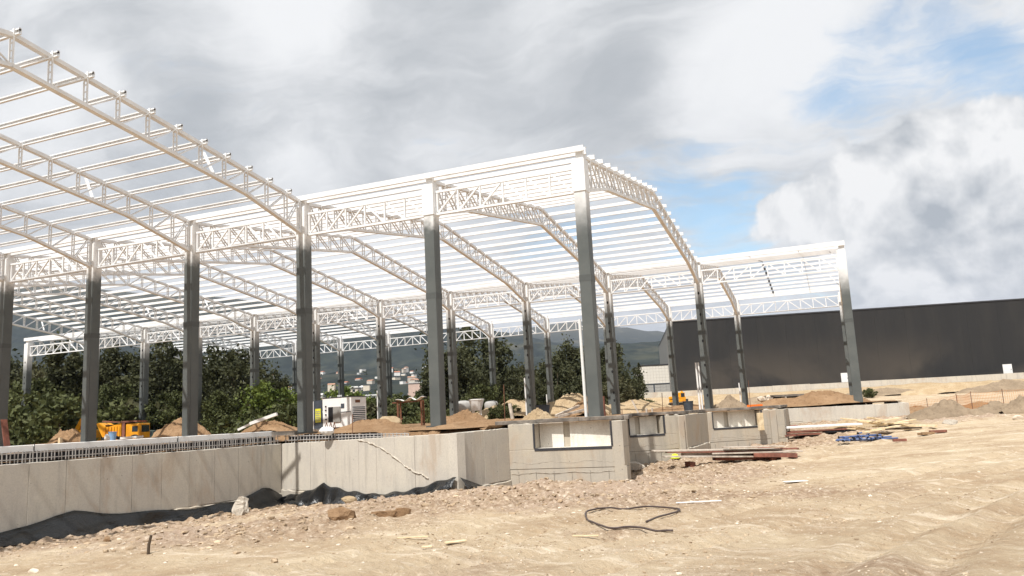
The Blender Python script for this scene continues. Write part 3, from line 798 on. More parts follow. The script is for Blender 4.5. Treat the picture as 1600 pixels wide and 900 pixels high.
# sag rods between purlins in the end bay
sr = MB(); S_ = YR['E'] - YR['D']; rise = RISE * S_ / 20
for fx in (.38, .72):
    x = fx * 8.46
    for i in range(18):
        a, b = S_ * i / 18, S_ * (i + 1) / 18; zf = lambda s: H + rise * (1 - abs(2 * s / S_ - 1)) + .08
        sr.beam((x, YR['D'] + a, zf(a)), (x, YR['D'] + b, zf(b)), .02, .02)
        if fx < .5 and i > 6: sr.box((x, YR['D'] + a, zf(a)), (.14, .12, .18))
sr.build('sag_rods', M['dark_steel'], frame)

def eave_truss(x0, x1, y, npan, detail, ztop=8.55, zbot=7.70):
    t = empty('eave_truss'); t.parent = frame; x0 += .24; x1 -= .24
    MB().beam((x0, y, ztop), (x1, y, ztop), .09, .085).build('top_chord', M['white_steel'], t)
    MB().beam((x0, y, zbot), (x1, y, zbot), .09, .085).build('bottom_chord', M['white_steel'], t)
    j = MB(); w = (x1 - x0) / npan
    for i in range(npan + 1):
        xa = x0 + w * i + (.04 if i == 0 else -.04 if i == npan else 0)
        segs = [((xa, y, zbot + .03), (xa, y, ztop - .03))]
        if i < npan: segs.append(((x0 + w * i + .05, y, zbot + .03), (x0 + w * (i + 1) - .05, y, ztop - .03)) if i < npan / 2 else ((x0 + w * i + .05, y, ztop - .03), (x0 + w * (i + 1) - .05, y, zbot + .03)))
        for p, q in segs:
            m = MB() if detail else j
            m.beam(p, q, .062, .062, (0, 1, 0))
            if detail: m.build('web_member', M['white_steel'], t)
    if not detail: j.build('web_members', M['white_steel'], t, kind='stuff')
for r_, ks in (('C', range(-4, 5)), ('D', range(-5, 6)), ('E', range(-5, 6))):
    for k in ks:
        L = XK[k + 1] - XK[k]; eave_truss(XK[k], XK[k + 1], YR[r_], 8 if L > 7 else 6, r_ == 'C' and k >= 2)

# white pipes / battens standing against the columns
def pipe(x, y, z0, h, lean, label, n=1):
    t = MB()
    for i in range(n): t.tube([(x + .16 * i, y, z0), (x + .16 * i + lean, y, z0 + h)], .055, 8)
    t.build('white_pipe', M['white'], None, smooth=False, label=label, cat='pipe', group='white pipes standing beside the columns')
pipe(-.36, .05, -.05, 3.3, -.02, 'tall white pipe against the left side of the nearest corner column')
for (k, row, h, lab) in ((5, 'D', 2.9, 'pair of white battens leaning on the column above the far loading dock'), (3, 'D', 2.7, 'white pipe left of the slotted column behind the small tan mound'), (1, 'D', 2.5, 'white pipe beside the slotted column right of the site cabin'),
                         (-1, 'D', 2.4, 'white pipe left of the slotted column in front of the light green tree'), (-3, 'D', 2.3, 'white pipe beside the column right of the dump truck'), (-4, 'D', 2.4, 'white pipe beside the column left of the dump truck'),
                         (2, 'E', 2.0, 'short white pipe above the dark drum'), (5, 'E', 2.0, 'white pipe on the column left of the yellow excavator')):
    pipe(XK[k] - .36 - (.2 if k == 5 and row == 'D' else 0), YR[row] - .05, -.1, h, -.02, lab, 2 if (k == 5 and row == 'D') else 1)

# ------------------------------------------------------------------ mesh on the foundation top, long beam on the slab
def rebar_mesh(a, b, z0a, z0b, z1a, z1b, label, inset=.12):
    t = empty('reinforcing_mesh'); tag(t, label, 'steel mesh'); a = Vector((*a, 0)); b = Vector((*b, 0)); L = (b - a).length; d = (b - a) / L; n = Vector((d.y, -d.x, 0))
    for side, nm in ((0, 'upright_bars'), (.14, 'upright_bars')):
        m = MB(); s = .1
        while s < L:
            p = a + d * s - n * (inset + side); u = s / L
            z0 = z0a * (1 - u) + z0b * u; z1 = z1a * (1 - u) + z1b * u
            if z1 - z0 > .03: m.beam((p.x, p.y, z0 - .05), (p.x + random.uniform(-.02, .02), p.y, z1 + random.uniform(-.03, .02)), .022, .022)
            s += .21
        m.build(nm, M['rebar'], t, kind='stuff')
    for f in (.35, .85):
        p = a - n * (inset - .02); q = b - n * (inset - .02)
        MB().beam((p.x, p.y, z0a + (z1a - z0a) * f), (q.x, q.y, z0b + (z1b - z0b) * f), .024, .024).build('long_bar', M['rebar'], t)
    return t
rebar_mesh((-14.75, -24), WALL1[1], -.49, -.49, -.17, -.17, 'grey wire mesh standing along the top of the long left wall')
rebar_mesh(SEC2[0], (-5.4, -3.2), -.49, -.36, -.17, -.25, 'grey wire mesh on top of the bright middle wall')
# soil behind the mesh, then a black strip for the shaded gap
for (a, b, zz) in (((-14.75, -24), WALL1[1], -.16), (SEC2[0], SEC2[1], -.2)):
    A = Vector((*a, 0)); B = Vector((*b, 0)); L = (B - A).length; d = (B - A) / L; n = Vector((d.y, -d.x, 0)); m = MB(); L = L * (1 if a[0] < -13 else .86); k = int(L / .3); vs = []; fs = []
    for i in range(k + 1):
        s = L * i / k; p0 = A + d * s - n * .30; p1 = A + d * s - n * (.5 + random.uniform(0, .12)); p2 = A + d * s - n * 1.3
        zt = zz + random.uniform(-.05, .03)
        vs += [(p0.x, p0.y, -.6), (p1.x, p1.y, zt - .03), (p2.x, p2.y, -.12)]
    for i in range(k):
        for e in range(2): fs.append((i * 3 + e, i * 3 + e + 1, i * 3 + 4 + e, i * 3 + 3 + e))
    m.add(vs, fs).build('soil_backfill', M['brown_soil'], None, kind='structure')
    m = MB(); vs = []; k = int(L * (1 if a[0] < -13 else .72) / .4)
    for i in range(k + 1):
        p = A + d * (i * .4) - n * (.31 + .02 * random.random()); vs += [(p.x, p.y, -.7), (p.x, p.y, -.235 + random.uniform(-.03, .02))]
    o = m.add(vs, [(2 * i, 2 * i + 1, 2 * i + 3, 2 * i + 2) for i in range(k)]).build('shade_strip', M['black'], None, label='black strip standing for the shaded gap behind the wire mesh on the ' + ('long left wall' if a[0] < -13 else 'bright middle wall'), cat='sheet')  # plain black strip stands in for the shade behind the mesh
def long_beam():
    t = empty('steel_beam'); tag(t, 'very long white wrapped beam lying along the slab edge on the left', 'steel beam')
    a = Vector((-15.2, -23.5, -.10)); b = Vector((-12.95, -.5, -.10)); cuts = [0, .35, .52, .60, .81, 1.0]
    for u0, u1 in zip(cuts[:-1], cuts[1:]):
        p = a.lerp(b, u0 + .0004); q = a.lerp(b, u1 - .0004); o = MB().beam(p, q, .24, .19).build('beam_length', M['white'], t); bevel(o, .012)
        MB().beam(q + Vector((.135, 0, -.12)), q + Vector((.135, 0, .12)), .012, .02, (1, 0, 0)).build('tie_strap', M['dark_steel'], t)
    MB().beam(b + Vector((0, .02, .0)), b + Vector((1.1, .12, -.01)), .24, .16).build('end_block', M['slab_edge'], t)
long_beam()

# ------------------------------------------------------------------ black plastic sheet at the wall foot
def plastic():
    def wpt(u):      # u in 0..2 along wall 1 then wall 2
        if u <= 1: A, B, f = Vector((*WALL1[0], 0)), Vector((*WALL1[1], 0)), u
        else: A, B, f = Vector((*SEC2[0], 0)), Vector((*SEC2[1], 0)), u - 1
        d = (B - A).normalized(); return A.lerp(B, f) + Vector((d.y, -d.x, 0)) * .07, Vector((d.y, -d.x, 0))
    # height of the upper hem above the wall foot along the run
    keys = [(0, -2.25), (.40, -2.30), (.50, -2.38), (.56, -2.28), (.62, -2.02), (.645, -1.96), (.68, -2.12), (.75, -2.28), (.84, -2.42), (.90, -2.36), (.955, -2.06), (.97, -2.12), (1.0, -2.45), (1.06, -2.40), (1.16, -2.28), (1.27, -2.02), (1.30, -1.90), (1.34, -2.0), (1.45, -2.14), (1.62, -2.20), (1.78, -2.02), (1.95, -1.66), (1.985, -1.58), (2.0, -1.60)]
    ku = [k[0] for k in keys]; kz = [k[1] for k in keys]; N_ = 260; J = 9; vs = []; fs = []
    for i in range(N_ + 1):
        u = 2.0 * i / N_; p, n = wpt(u)
        # smooth the outward direction round the inside corner
        if abs(u - 1) < .03: n = (Vector((.95, -.1, 0)).lerp(Vector((-.37, -.93, 0)), (u - .97) / .06) + Vector((.2, -.2, 0))).normalized()
        zt = float(np.interp(u, ku, kz)); zt += .03 * math.sin(u * 60)
        reach = .33 + .17 * math.sin(u * 23) + .15 * math.sin(u * 71 + 1) + (.35 if u < .7 else 0)
        for j in range(J):
            f = j / (J - 1); q = p + n * (reach * f + .01)
            zg = gz(q.x, q.y) + .03
            z = zt * (1 - f) ** 1.6 + zg * (1 - (1 - f) ** 1.6)
            z += .09 * math.sin(f * 9 + u * 50) * f * (1 - f) * 2.2 + .05 * vn1(u * 90, f * 3)
            vs.append((q.x, q.y, max(z, zg) if j else zt))
    for i in range(N_):
        for j in range(J - 1): a = i * J + j; fs.append((a, a + 1, a + J + 1, a + J))
    # end flap round the outer corner
    b = len(vs); c = Vector((*SEC2[1], 0)); 
    for i in range(14):
        s = i / 13 * 1.5; d = Vector((.155, .988, 0)); n = Vector((.988, -.155, 0)); p = c + d * s + n * .07
        zt = -1.60 - .30 * s
        for j in range(J):
            f = j / (J - 1); q = p + n * (.5 * f * (1 - s / 2.2)) + Vector((0, -.25 * f * (1 - s / 1.5), 0)); zg = gz(q.x, q.y) + .03
            z = zt * (1 - f) ** 1.4 + zg * (1 - (1 - f) ** 1.4) + .05 * math.sin(s * 9 + f * 7) * f; vs.append((q.x, q.y, max(z, zg)))
    for i in range(13):
        for j in range(J - 1): a = b + i * J + j; fs.append((a, a + 1, a + J + 1, a + J))
    o = MB().add(vs, fs).build('plastic_sheet', M['plastic'], None, True, label='crumpled black plastic sheet along the foot of the concrete walls', cat='plastic sheet')
    s = o.modifiers.new('solid', 'SOLIDIFY'); s.thickness = .006
def vn1(a, b): return float(vnoise(np.array([a]), np.array([b]), 3)[0])
plastic()

# ------------------------------------------------------------------ mounds
def mound(px, py_base, depth, w, h, mk, label, sink=.1, seed=0, aspect=.7, cat='dirt pile', group=None, sharp=1.0, z=None):
    c = at(px, depth); zb = (z if z is not None else (-.16 if bool(inside(c.x, c.y)) else gz(c.x, c.y)))
    n = 72; xs = np.linspace(-1, 1, n); X, Y = np.meshgrid(xs, xs); R = np.hypot(X, Y)
    ang_ = np.arctan2(Y, X); R2 = R * (1 + .22 * vnoise(np.cos(ang_) * 1.5 + 5, np.sin(ang_) * 1.5 + 5, seed) * 2)
    prof_ = np.clip(1 - R2, 0, 1) ** (.85 * sharp); prof_ = prof_ * (1 - .25 * prof_)
    Z = prof_ / .75 * h + (fbm(X, Y, 2.6, 6, seed + 60, .66)) * h * .42 * np.clip(1.15 - R2, 0, 1) - sink * (R2 > .98) * 2
    wx = c.x + X * w / 2 * math.cos(YAW) - Y * w / 2 * aspect * math.sin(YAW); wy = c.y + X * w / 2 * math.sin(YAW) + Y * w / 2 * aspect * math.cos(YAW)
    drop = R > 1.12
    if bool(inside(c.x, c.y)) and z is None:
        dw_ = dist_walls(wx, wy) * np.where(inside(wx, wy), 1, -1); Z = Z * sstep(.5, 1.7, dw_); drop = drop | (dw_ < .55)
    me = grid_mesh('dirt_mound', X * w / 2, Y * w / 2 * aspect, Z, M[mk], drop=drop)
    o = link('dirt_mound', me, None, (c.x, c.y, zb - .03), label=label, cat=cat, group=group); o.rotation_euler.z = YAW; return o
G = 'dirt mounds round the building site'
mound(110, 0, 48, 2.3, .85, 'brown_soil', 'brown dirt pile left of the yellow dump truck', seed=1, group=G)
mound(288, 0, 47, 3.4, 1.15, 'brown_soil', 'tall orange brown dirt pile just left of the third front column', seed=2, group=G)
mound(70, 0, 52, 6, .5, 'brown_soil', 'flat dirt heap behind the leftmost columns', seed=12, group=G)
mound(420, 0, 46, 3.4, .7, 'brown_soil', 'low dirt pile with a white pipe lying on it', seed=3, group=G)
mound(585, 0, 31.5, 3.2, .46, 'brown_soil', 'reddish dirt pile covering the right corner of the site cabin', seed=4, group=G)
mound(530, 0, 29.5, 5.0, .30, 'brown_soil', 'low spread of soil in front of the site cabin', seed=5, group=G)
mound(690, 0, 25.6, 4.6, .32, 'brown_soil', 'long low soil ridge at the foot of the fourth front column', seed=6, aspect=.5, group=G)
mound(765, 0, 28.2, 4.4, .26, 'brown_soil', 'soil ridge behind the dark end of the middle wall', seed=7, aspect=.5, group=G)
mound(722, 0, 33, 2.0, .62, 'brown_soil', 'small pointed soil heap left of the white hopper', seed=8, group=G)
mound(840, 0, 29.0, 1.7, .50, 'pale_soil', 'small tan sand heap beside the dark drum', seed=9, group=G, sharp=1.4)
mound(800, 0, 62, 7.5, 1.35, 'pale_soil', 'pale earth bank with grass tufts behind the leaning post', seed=10, group=G)
mound(895, 0, 58, 6.4, 1.75, 'pale_soil', 'large pale earth bank with a brown hollow left of the corner column', seed=11, group=G)
mound(916, 0, 55, 3.0, 1.2, 'brown_soil', 'brown broken clay lump on the large pale bank', seed=13, group=G)
mound(1142, 0, 50, 2.7, .75, 'grey_soil', 'dark pointed soil heap left of the far back column', seed=14, group=G, sharp=1.3)
mound(1225, 0, 47, 4.4, .62, 'brown_soil', 'brown soil heap below the small concrete culverts', seed=15, group=G)
mound(1290, 0, 47.5, 5.0, .80, 'brown_soil', 'brown soil heap left of the far corner column', seed=16, group=G)
mound(1075, 0, 52, 6.5, .45, 'brown_soil', 'low brown soil heap behind the middle dock', seed=17, group=G)
mound(985, 0, 60, 8, .9, 'pale_soil', 'rough pale bank right of the corner column', seed=18, group=G)
mound(1475, 0, 42.5, 4.3, .86, 'grey_soil', 'big grey brown sand heap in front of the orange mesh', seed=19, group=G, z=-1.1, sharp=1.15)
mound(1556, 0, 43, 3.6, .62, 'grey_soil', 'lower grey sand heap between two bigger ones', seed=20, group=G, z=-1.08)
mound(1608, 0, 41.5, 2.9, .95, 'grey_soil', 'dark sand heap cut by the right edge of the photo', seed=21, group=G, z=-1.06)
mound(1430, 0, 47, 6.0, .65, 'brown_soil', 'rough brown earth edge behind the end of the low right wall', seed=22, group=G, z=-1.1)
mound(1530, 0, 50, 7.0, .45, 'brown_soil', 'brown trench spoil behind the orange mesh', seed=23, group=G, z=-1.0)
mound(1322, 0, 41.2, 2.3, .42, 'pale_soil', 'small pile of dirt against the low right wall', seed=24, group=G)
mound(1395, 0, 41, 3.6, .22, 'pale_soil', 'low dirt spread at the corner of the low right wall', seed=25, group=G)
for i, (px, dp, w, h, s, lab) in enumerate(((1090, 92, 9, 1.6, 31, 'pale bank heap left of the excavator'), (1195, 93, 11, 1.5, 32, 'clay bank heap behind the concrete culverts'), (1265, 92, 9, 1.7, 33, 'brown topped bank heap under the first white door'), (1385, 98, 14, 1.4, 34, 'pale bank heap right of the far corner column'),
                                           (1490, 96, 13, 1.9, 35, 'rounded bank heap under the dark cladding'), (1580, 94, 14, 2.0, 36, 'grey bank heap below the second white door'), (1010, 90, 12, 1.6, 37, 'pale bank heap below the blockwork building'))):
    mound(px, 0, dp, w, h * .62, 'pale_soil' if i % 2 == 0 else 'grey_soil', lab, seed=s, group=G, aspect=.4)

# ------------------------------------------------------------------ loose stones and clods
def scatter():
    v_all = []; f_all = []; base = []
    for s in range(6):
        r_ = random.Random(s); bm = bmesh.new(); bmesh.ops.create_icosphere(bm, subdivisions=1, radius=1)
        vs = np.array([v.co[:] for v in bm.verts]); fs = np.array([[q.index for q in f.verts] for f in bm.faces]); bm.free()
        vs = vs * (1 + np.array([[r_.uniform(-.35, .35)] for _ in vs])); base.append((vs, fs))
    def make(name, pts, sizes, m_, label=None):
        V = []; F = []; b = 0
        for (x, y), s in zip(pts, sizes):
            vs, fs = base[random.randrange(6)]; a = random.uniform(0, 6.28); co, si = math.cos(a), math.sin(a)
            w = vs * (s * random.uniform(.8, 1.4), s, s * random.uniform(.45, .9)); w = np.stack([w[:, 0] * co - w[:, 1] * si, w[:, 0] * si + w[:, 1] * co, w[:, 2]], 1)
            V.append(w); F.append(fs + b); b += len(vs)
        V = np.concatenate(V); F = np.concatenate(F); P_ = np.repeat(np.array(pts), 12, 0); zz = g(P_[:, 0], P_[:, 1], True)
        V[:, 0] += P_[:, 0]; V[:, 1] += P_[:, 1]; V[:, 2] += zz - .0
        me = bpy.data.meshes.new(name); me.from_pydata(V.tolist(), [], F.tolist()); me.materials.append(M[m_]); link(name, me, kind='stuff')
    def sample(n, box, wf, smin, smax, pw=3):
        pts = []; sz = []
        while len(pts) < n:
            X = rng.uniform(box[0], box[1], 4000); Y = rng.uniform(box[2], box[3], 4000); w = wf(X, Y) * ~inside(X, Y)
            ok = rng.random(4000) < w
            for x, y in zip(X[ok], Y[ok]):
                pts.append((x, y)); sz.append(smin + (smax - smin) * random.random() ** pw)
        return pts[:n], sz[:n]
    near = lambda X, Y: np.clip(rough_mask(X, Y) ** 1.6, 0, 1)
    make('clods', *sample(19000, (-14, 9, -17, 16), near, .008, .075, 6.5), 'clod')
    make('pebbles', *sample(5200, (-14, 22, -22, 22), lambda X, Y: .10 + .9 * rough_mask(X, Y), .008, .045, 3), 'pebble')
    make('pebbles', *sample(2500, (-6, 26, -23, 10), lambda X, Y: .5 + 0 * X, .005, .022, 3), 'clod')
    fg = lambda X, Y: np.clip(.08 + 1.2 * sstep(-.1, .5, fbm(X, Y, .35, 4, 91)), 0, 1)
    make('grit', *sample(17000, (-7, 17, -21, -3), fg, .004, .026, 3.5), 'clod')
    make('grit', *sample(7000, (-7, 17, -21, -3), fg, .004, .018, 3), 'pebble')
M['clod'] = mat('dirt clod', (.32, .235, .155), 1, .45, 1.5, col2=(.47, .37, .26), coords='Object', spec=.1)
M['pebble'] = mat('pale pebble', (.62, .54, .44), .95, .3, 1.2, col2=(.45, .36, .27), spec=.1)
scatter()

def rock(px, py, size, label, mk='rough_concrete', scale=(1, 1, 1), rz=0., cat='rock', group=None, name='rock', tilt=0.):
    p = on_ground(px, py); me = bmesh_rock(1.0, random.randint(0, 50), 2, mk, .16)
    o = link(name, me, None, (p.x, p.y, p.z + size * scale[2] * .45), label=label, cat=cat, group=group)
    o.scale = (size * scale[0], size * scale[1], size * scale[2]); o.rotation_euler = (tilt, tilt * .5, rz); return o
def slab_chunk(px, py, w, h, t, label, rot=(0, 0, 0), cat='concrete chunk', m_='rough_concrete', lift=0.):
    p = on_ground(px, py); r_ = random.Random(px); n = 9; poly = []
    for i in range(n):
        a = 2 * math.pi * i / n; k = r_.uniform(.8, 1.1); poly.append((w / 2 * math.cos(a) * k, h / 2 * math.sin(a) * k))
    bm = bmesh.new(); vs = [bm.verts.new((x, 0, z)) for x, z in poly]; f = bm.faces.new(vs)
    r = bmesh.ops.extrude_face_region(bm, geom=[f]); bmesh.ops.translate(bm, verts=[v for v in r['geom'] if isinstance(v, bmesh.types.BMVert)], vec=(0, t, 0))
    bmesh.ops.subdivide_edges(bm, edges=bm.edges, cuts=3, use_grid_fill=True); bmesh.ops.triangulate(bm, faces=bm.faces)
    for v in bm.verts: v.co += Vector((r_.uniform(-1, 1), r_.uniform(-1, 1), r_.uniform(-1, 1))) * min(w, h) * .035
    bmesh.ops.recalc_face_normals(bm, faces=bm.faces); me = bpy.data.meshes.new('chunk'); bm.to_mesh(me); bm.free(); me.materials.append(M[m_])
    o = link('concrete_chunk', me, None, (p.x, p.y, p.z + h * .35 + lift), label=label, cat=cat); o.rotation_euler = rot; return o
slab_chunk(372, 806, .62, .72, .20, 'broken wedge of pale concrete standing upright in front of the left wall', (-.25, -.35, YAW - .5))
slab_chunk(992, 739, .72, .26, .30, 'jagged broken concrete lump in front of the nearest dock wall', (.2, .1, .4), lift=.12)
slab_chunk(1330, 668, 1.05, .42, .5, 'long broken concrete lump leaning on the low right wall', (.1, -.5, YAW))
slab_chunk(1205, 713, .95, .30, .3, 'brown broken slab lying right of the formwork stack', (.3, .25, .5), m_='wood_red')
rock(545, 785, .17, 'long tan rock near the middle of the plastic sheet', 'pale_soil', (1.7, .8, .8), .6)
rock(535, 812, .26, 'large brown clod with red tint left of centre', 'brown_soil', (1.4, .8, .8), .2, cat='clod')
rock(600, 808, .17, 'brown clod in the churned strip below the plastic sheet', 'brown_soil', (1.8, .8, .8), .2, cat='clod')
rock(628, 806, .15, 'smaller brown clod right of the churned strip clod', 'brown_soil', (1.6, .8, .9), .9, cat='clod')
rock(168, 847, .09, 'small reddish stone in front of the left wall', 'brown_soil', cat='stone')
rock(186, 845, .06, 'small pale stone beside the reddish one', 'pebble', (1.4, .8, .7), cat='stone')
rock(165, 863, .05, 'tiny brown stone below the reddish stone', 'clod', cat='stone')
rock(52, 895, .07, 'pale stone at the bottom left of the photo', 'pebble', (1.5, .8, .7), cat='stone')
rock(429, 879, .055, 'round dark stone near the bottom left of centre', 'clod', cat='stone')
rock(1485, 663, .24, 'flat pale rock in front of the big grey sand heap', 'rough_concrete', (1.5, 1, .7), .3)
rock(1590, 655, .2, 'white rock at the foot of the right edge sand heap', 'pebble', (1.2, 1, .7), .3)
rock(1240, 668, .2, 'dark flat rock in front of the low right wall', 'wood_red', (1.5, .8, .5), .3)
rock(672, 667 - 4, .01, 'tiny stone on soil') if False else None

def plank(px, py, L, w, t, yaw, label, mk, lift=.03, cat='plank', pitch_=0., name='plank', group=None):
    p = on_ground(px, py); o = MB().box((0, 0, 0), (L, w, t)).build(name, M[mk], None, loc=(p.x, p.y, p.z + lift + t / 2), label=label, cat=cat, group=group)
    o.rotation_euler = (0, pitch_, yaw); bevel(o, .004); return o
plank(712, 850, .36, .12, .02, YAW + .5, 'short split piece of pale wood on the dirt', 'wood', cat='wood scrap')
plank(667, 858, .16, .08, .02, YAW + .2, 'tiny pale wood chip left of the split piece', 'wood', cat='wood scrap')
plank(822, 848 - 5, .62, .035, .02, YAW - .03, 'thin pale stick lying flat right of the wood chips', 'wood', cat='stick') if False else plank(645, 843, .55, .04, .02, YAW + .02, 'thin pale stick lying flat right of the split wood', 'wood', cat='stick')
plank(1092, 787, .95, .05, .02, YAW + .0, 'thin white batten right of the hose loop', 'white', cat='batten')
plank(915, 841, .42, .03, .02, YAW - .25, 'short bent wooden strip below the hose loop', 'wood', cat='wood scrap')
plank(1252, 752, .9, .22, .01, YAW + .05, 'flat white scrap on the open dirt', 'white', cat='scrap', lift=.005)
plank(1060 + 16, 716, 1.6, .10, .05, YAW + .22, 'pale timber batten beside the yellow helmet', 'wood_grey', lift=.08, cat='batten')
def stake():
    p = on_ground(231, 866); MB().tube([p + Vector((0, 0, -.15)), p + Vector((.02, 0, .16)), p + Vector((.06, .01, .33))], [.03, .026, .024], 7).build('stake', M['bark'], None, label='dark wooden stake driven upright into the dirt on the left', cat='stake')
stake()
def hose():
    pts = [(1010, 817), (1035, 810), (1058, 802), (1062, 799), (1052, 796), (1015, 795), (980, 796.5), (950, 797.5), (925, 801), (915, 806), (920, 815), (938, 824), (960, 828), (1000, 829), (1030, 831), (1055, 834)]
    P3 = [on_ground(*p) + Vector((0, 0, .018)) for p in pts]
    fin = []
    for i in range(len(P3) - 1):
        a, b, c, d = P3[max(i - 1, 0)], P3[i], P3[i + 1], P3[min(i + 2, len(P3) - 1)]
        for k in range(5):
            t = k / 5; fin.append(.5 * ((2 * b) + (c - a) * t + (2 * a - 5 * b + 4 * c - d) * t * t + (3 * b - a - 3 * c + d) * t ** 3))
    zs = [max(gz(p.x + dx, p.y + dy) for dx in (-.06, 0, .06) for dy in (-.06, 0, .06)) for p in fin]; fin = [Vector((p.x, p.y, sum(zs[max(0, i - 3):i + 4]) / len(zs[max(0, i - 3):i + 4]) + .03)) for i, p in enumerate(fin)]; MB().tube(fin, .018, 7).build('hose', M['hose'], None, True, label='dark hose curled in an open loop on the dirt', cat='hose')
hose()
def helmet():
    p = on_ground(1055, 717); bm = bmesh.new(); bmesh.ops.create_uvsphere(bm, u_segments=20, v_segments=12, radius=.16)
    bmesh.ops.delete(bm, geom=[v for v in bm.verts if v.co.z < -.001], context='VERTS')
    for v in bm.verts: v.co.y *= 1.15
    t = empty('safety_helmet', (p.x, p.y, p.z + .05), .6); tag(t, 'bright yellow helmet lying by the middle dock wall', 'helmet')
    me = bpy.data.meshes.new('shell'); bm.to_mesh(me); bm.free(); me.materials.append(M['fluor']); me.polygons.foreach_set('use_smooth', [True] * len(me.polygons)); link('shell', me, t)
    n = 24; m = MB(); vs = []
    for r_ in (.155, .195):
        for i in range(n): a = 2 * math.pi * i / n; vs.append((r_ * math.cos(a), r_ * 1.15 * math.sin(a) + (.05 if r_ > .16 and math.sin(a) > .3 else 0), 0 if r_ < .16 else -.012))
    m.add(vs, [(i, (i + 1) % n, n + (i + 1) % n, n + i) for i in range(n)]); o = m.build('brim', M['fluor'], t); o.modifiers.new('s', 'SOLIDIFY').thickness = .008
helmet()

# stacks of boards: each board a part
def board_stack(px, py, label, boards, cat='board stack', name='board_stack', rz=0.0, lift=.06):
    p = on_ground(px, py); t = empty(name, (p.x, p.y, p.z + lift), YAW + rz); tag(t, label, cat)
    for (x, y, z, L, w, th, a, mk, pit) in boards:
        o = MB().box((0, 0, 0), (L, w, th)).build('board', M[mk], t, loc=(x, y, z)); o.rotation_euler = (0, pit, a); bevel(o, .004)
    return t
board_stack(862, 750, 'stack of pale and red boards against the foot of the nearest dock wall', [(-.2, .1, .05, 2.6, .35, .04, .02, 'wood_grey', -.045), (.5, .1, .13, 2.0, .3, .04, .04, 'wood_red', -.05), (0, .12, .19, 2.75, .34, .05, .0, 'wood_grey', -.055), (.9, .0, .06, 1.0, .25, .05, .1, 'wood_red', -.03)], lift=.16)
board_stack(1162, 722, 'leaning stack of formwork boards casting a black shadow by the far dock', [(1.0, .1, .10, .2, .5, .2, .3, 'wood_red', 0), (-1.9, .1, .10, .2, .5, .2, .2, 'wood_red', 0), (-.9, .3, .56, 4.6, .5, .05, .03, 'wood_grey', .035), (-.6, .25, .49, 4.2, .5, .04, .0, 'wood_red', .04), (.5, .1, .42, 3.2, .5, .05, -.05, 'wood_grey', .02), (-1.2, -.05, .36, 3.4, .4, .05, .1, 'wood_grey', .05), (1.1, -.1, .30, 1.5, .4, .14, -.1, 'wood_red', .05), (1.5, .35, .48, 1.2, .3, .05, -.03, 'wood_red', .02), (.4, .0, .62, 2.2, .3, .04, .02, 'wood_grey', .03), (-.3, .45, .40, 3.6, .5, .16, .02, 'wood_grey', .02), (.2, .3, .22, 2.4, .4, .12, .05, 'wood_red', .03)], lift=-.10)
board_stack(1268, 682, 'long flat stack of red brown formwork panels under a pale board', [(-1.5, .2, .06, 4.2, .8, .07, .0, 'wood_red', 0), (-.6, .25, .17, 4.4, .7, .06, .03, 'wood_red', 0), (.6, .15, .22, 3.2, .6, .05, -.05, 'wood_red', .0), (.5, .4, .42, 4.2, .7, .09, .0, 'white', 0), (-2.0, -.5, .06, 2.0, .3, .08, .0, 'wood_red', .0), (1.6, -.1, .12, 2.0, .5, .05, .06, 'black', .0)])
rb = random.Random(3); bl = [(rb.uniform(-.9, .6), rb.uniform(-.3, .5), .10 + i * .042, rb.uniform(.8, 1.7), .13, .06, rb.uniform(-1.0, 1.0), 'wood', rb.uniform(-.22, .22)) for i in range(15)]
bl += [(.8, .3, .45, 2.2, .22, .05, .25, 'wood', -.09), (1.7, .0, .28, 1.5, .28, .10, -.2, 'wood', .05), (.9, .1, .2, 1.8, .3, .08, -.1, 'bark', .0)]
board_stack(1378, 680, 'tangled heap of pale sawn timber offcuts', bl, cat='timber heap', name='timber_heap')
def pipes_heap():
    p = on_ground(1352, 689); t = empty('pipe_heap', (p.x, p.y, p.z), YAW); tag(t, 'heap of blue props and pipes in front of the timber heap', 'pipe heap'); r_ = random.Random(9)
    for i in range(40):
        x = r_.uniform(-1.1, .8); y = r_.uniform(-.4, .3); a = r_.uniform(-.5, .5) + (1.35 if i % 5 else 0.1); L = r_.uniform(.7, 1.3) if i % 5 == 0 else .5; z = .05 + r_.uniform(0, .3) * (1 - abs(x) / 1.3)
        d = Vector((math.cos(a), math.sin(a), 0)) * L / 2; c = Vector((x, y, z))
        MB().tube([c - d, c + d], .035, 7).build('pipe', M['blue_pipe'], t)
        if i % 2: MB().tube([c - d * 1.01 - d.normalized() * .02, c - d * .97], .05, 7).build('pipe_collar', M['black'], t)
pipes_heap()
for px, py, s, lab in ((1406, 691, .3, 'small brown block right of the blue pipe heap'), (1442, 681, .25, 'small brown brick piece on the open dirt'), (1450, 680, .3, 'longer brown brick piece on the open dirt'), (1466, 677, .4, 'dark brown wood piece furthest right of the timber')):
    plank(px, py, s * 1.6, s * .5, .1, YAW + random.uniform(-.3, .3), lab, 'brown_soil' if 'brick' in lab else 'wood_red', cat='scrap')
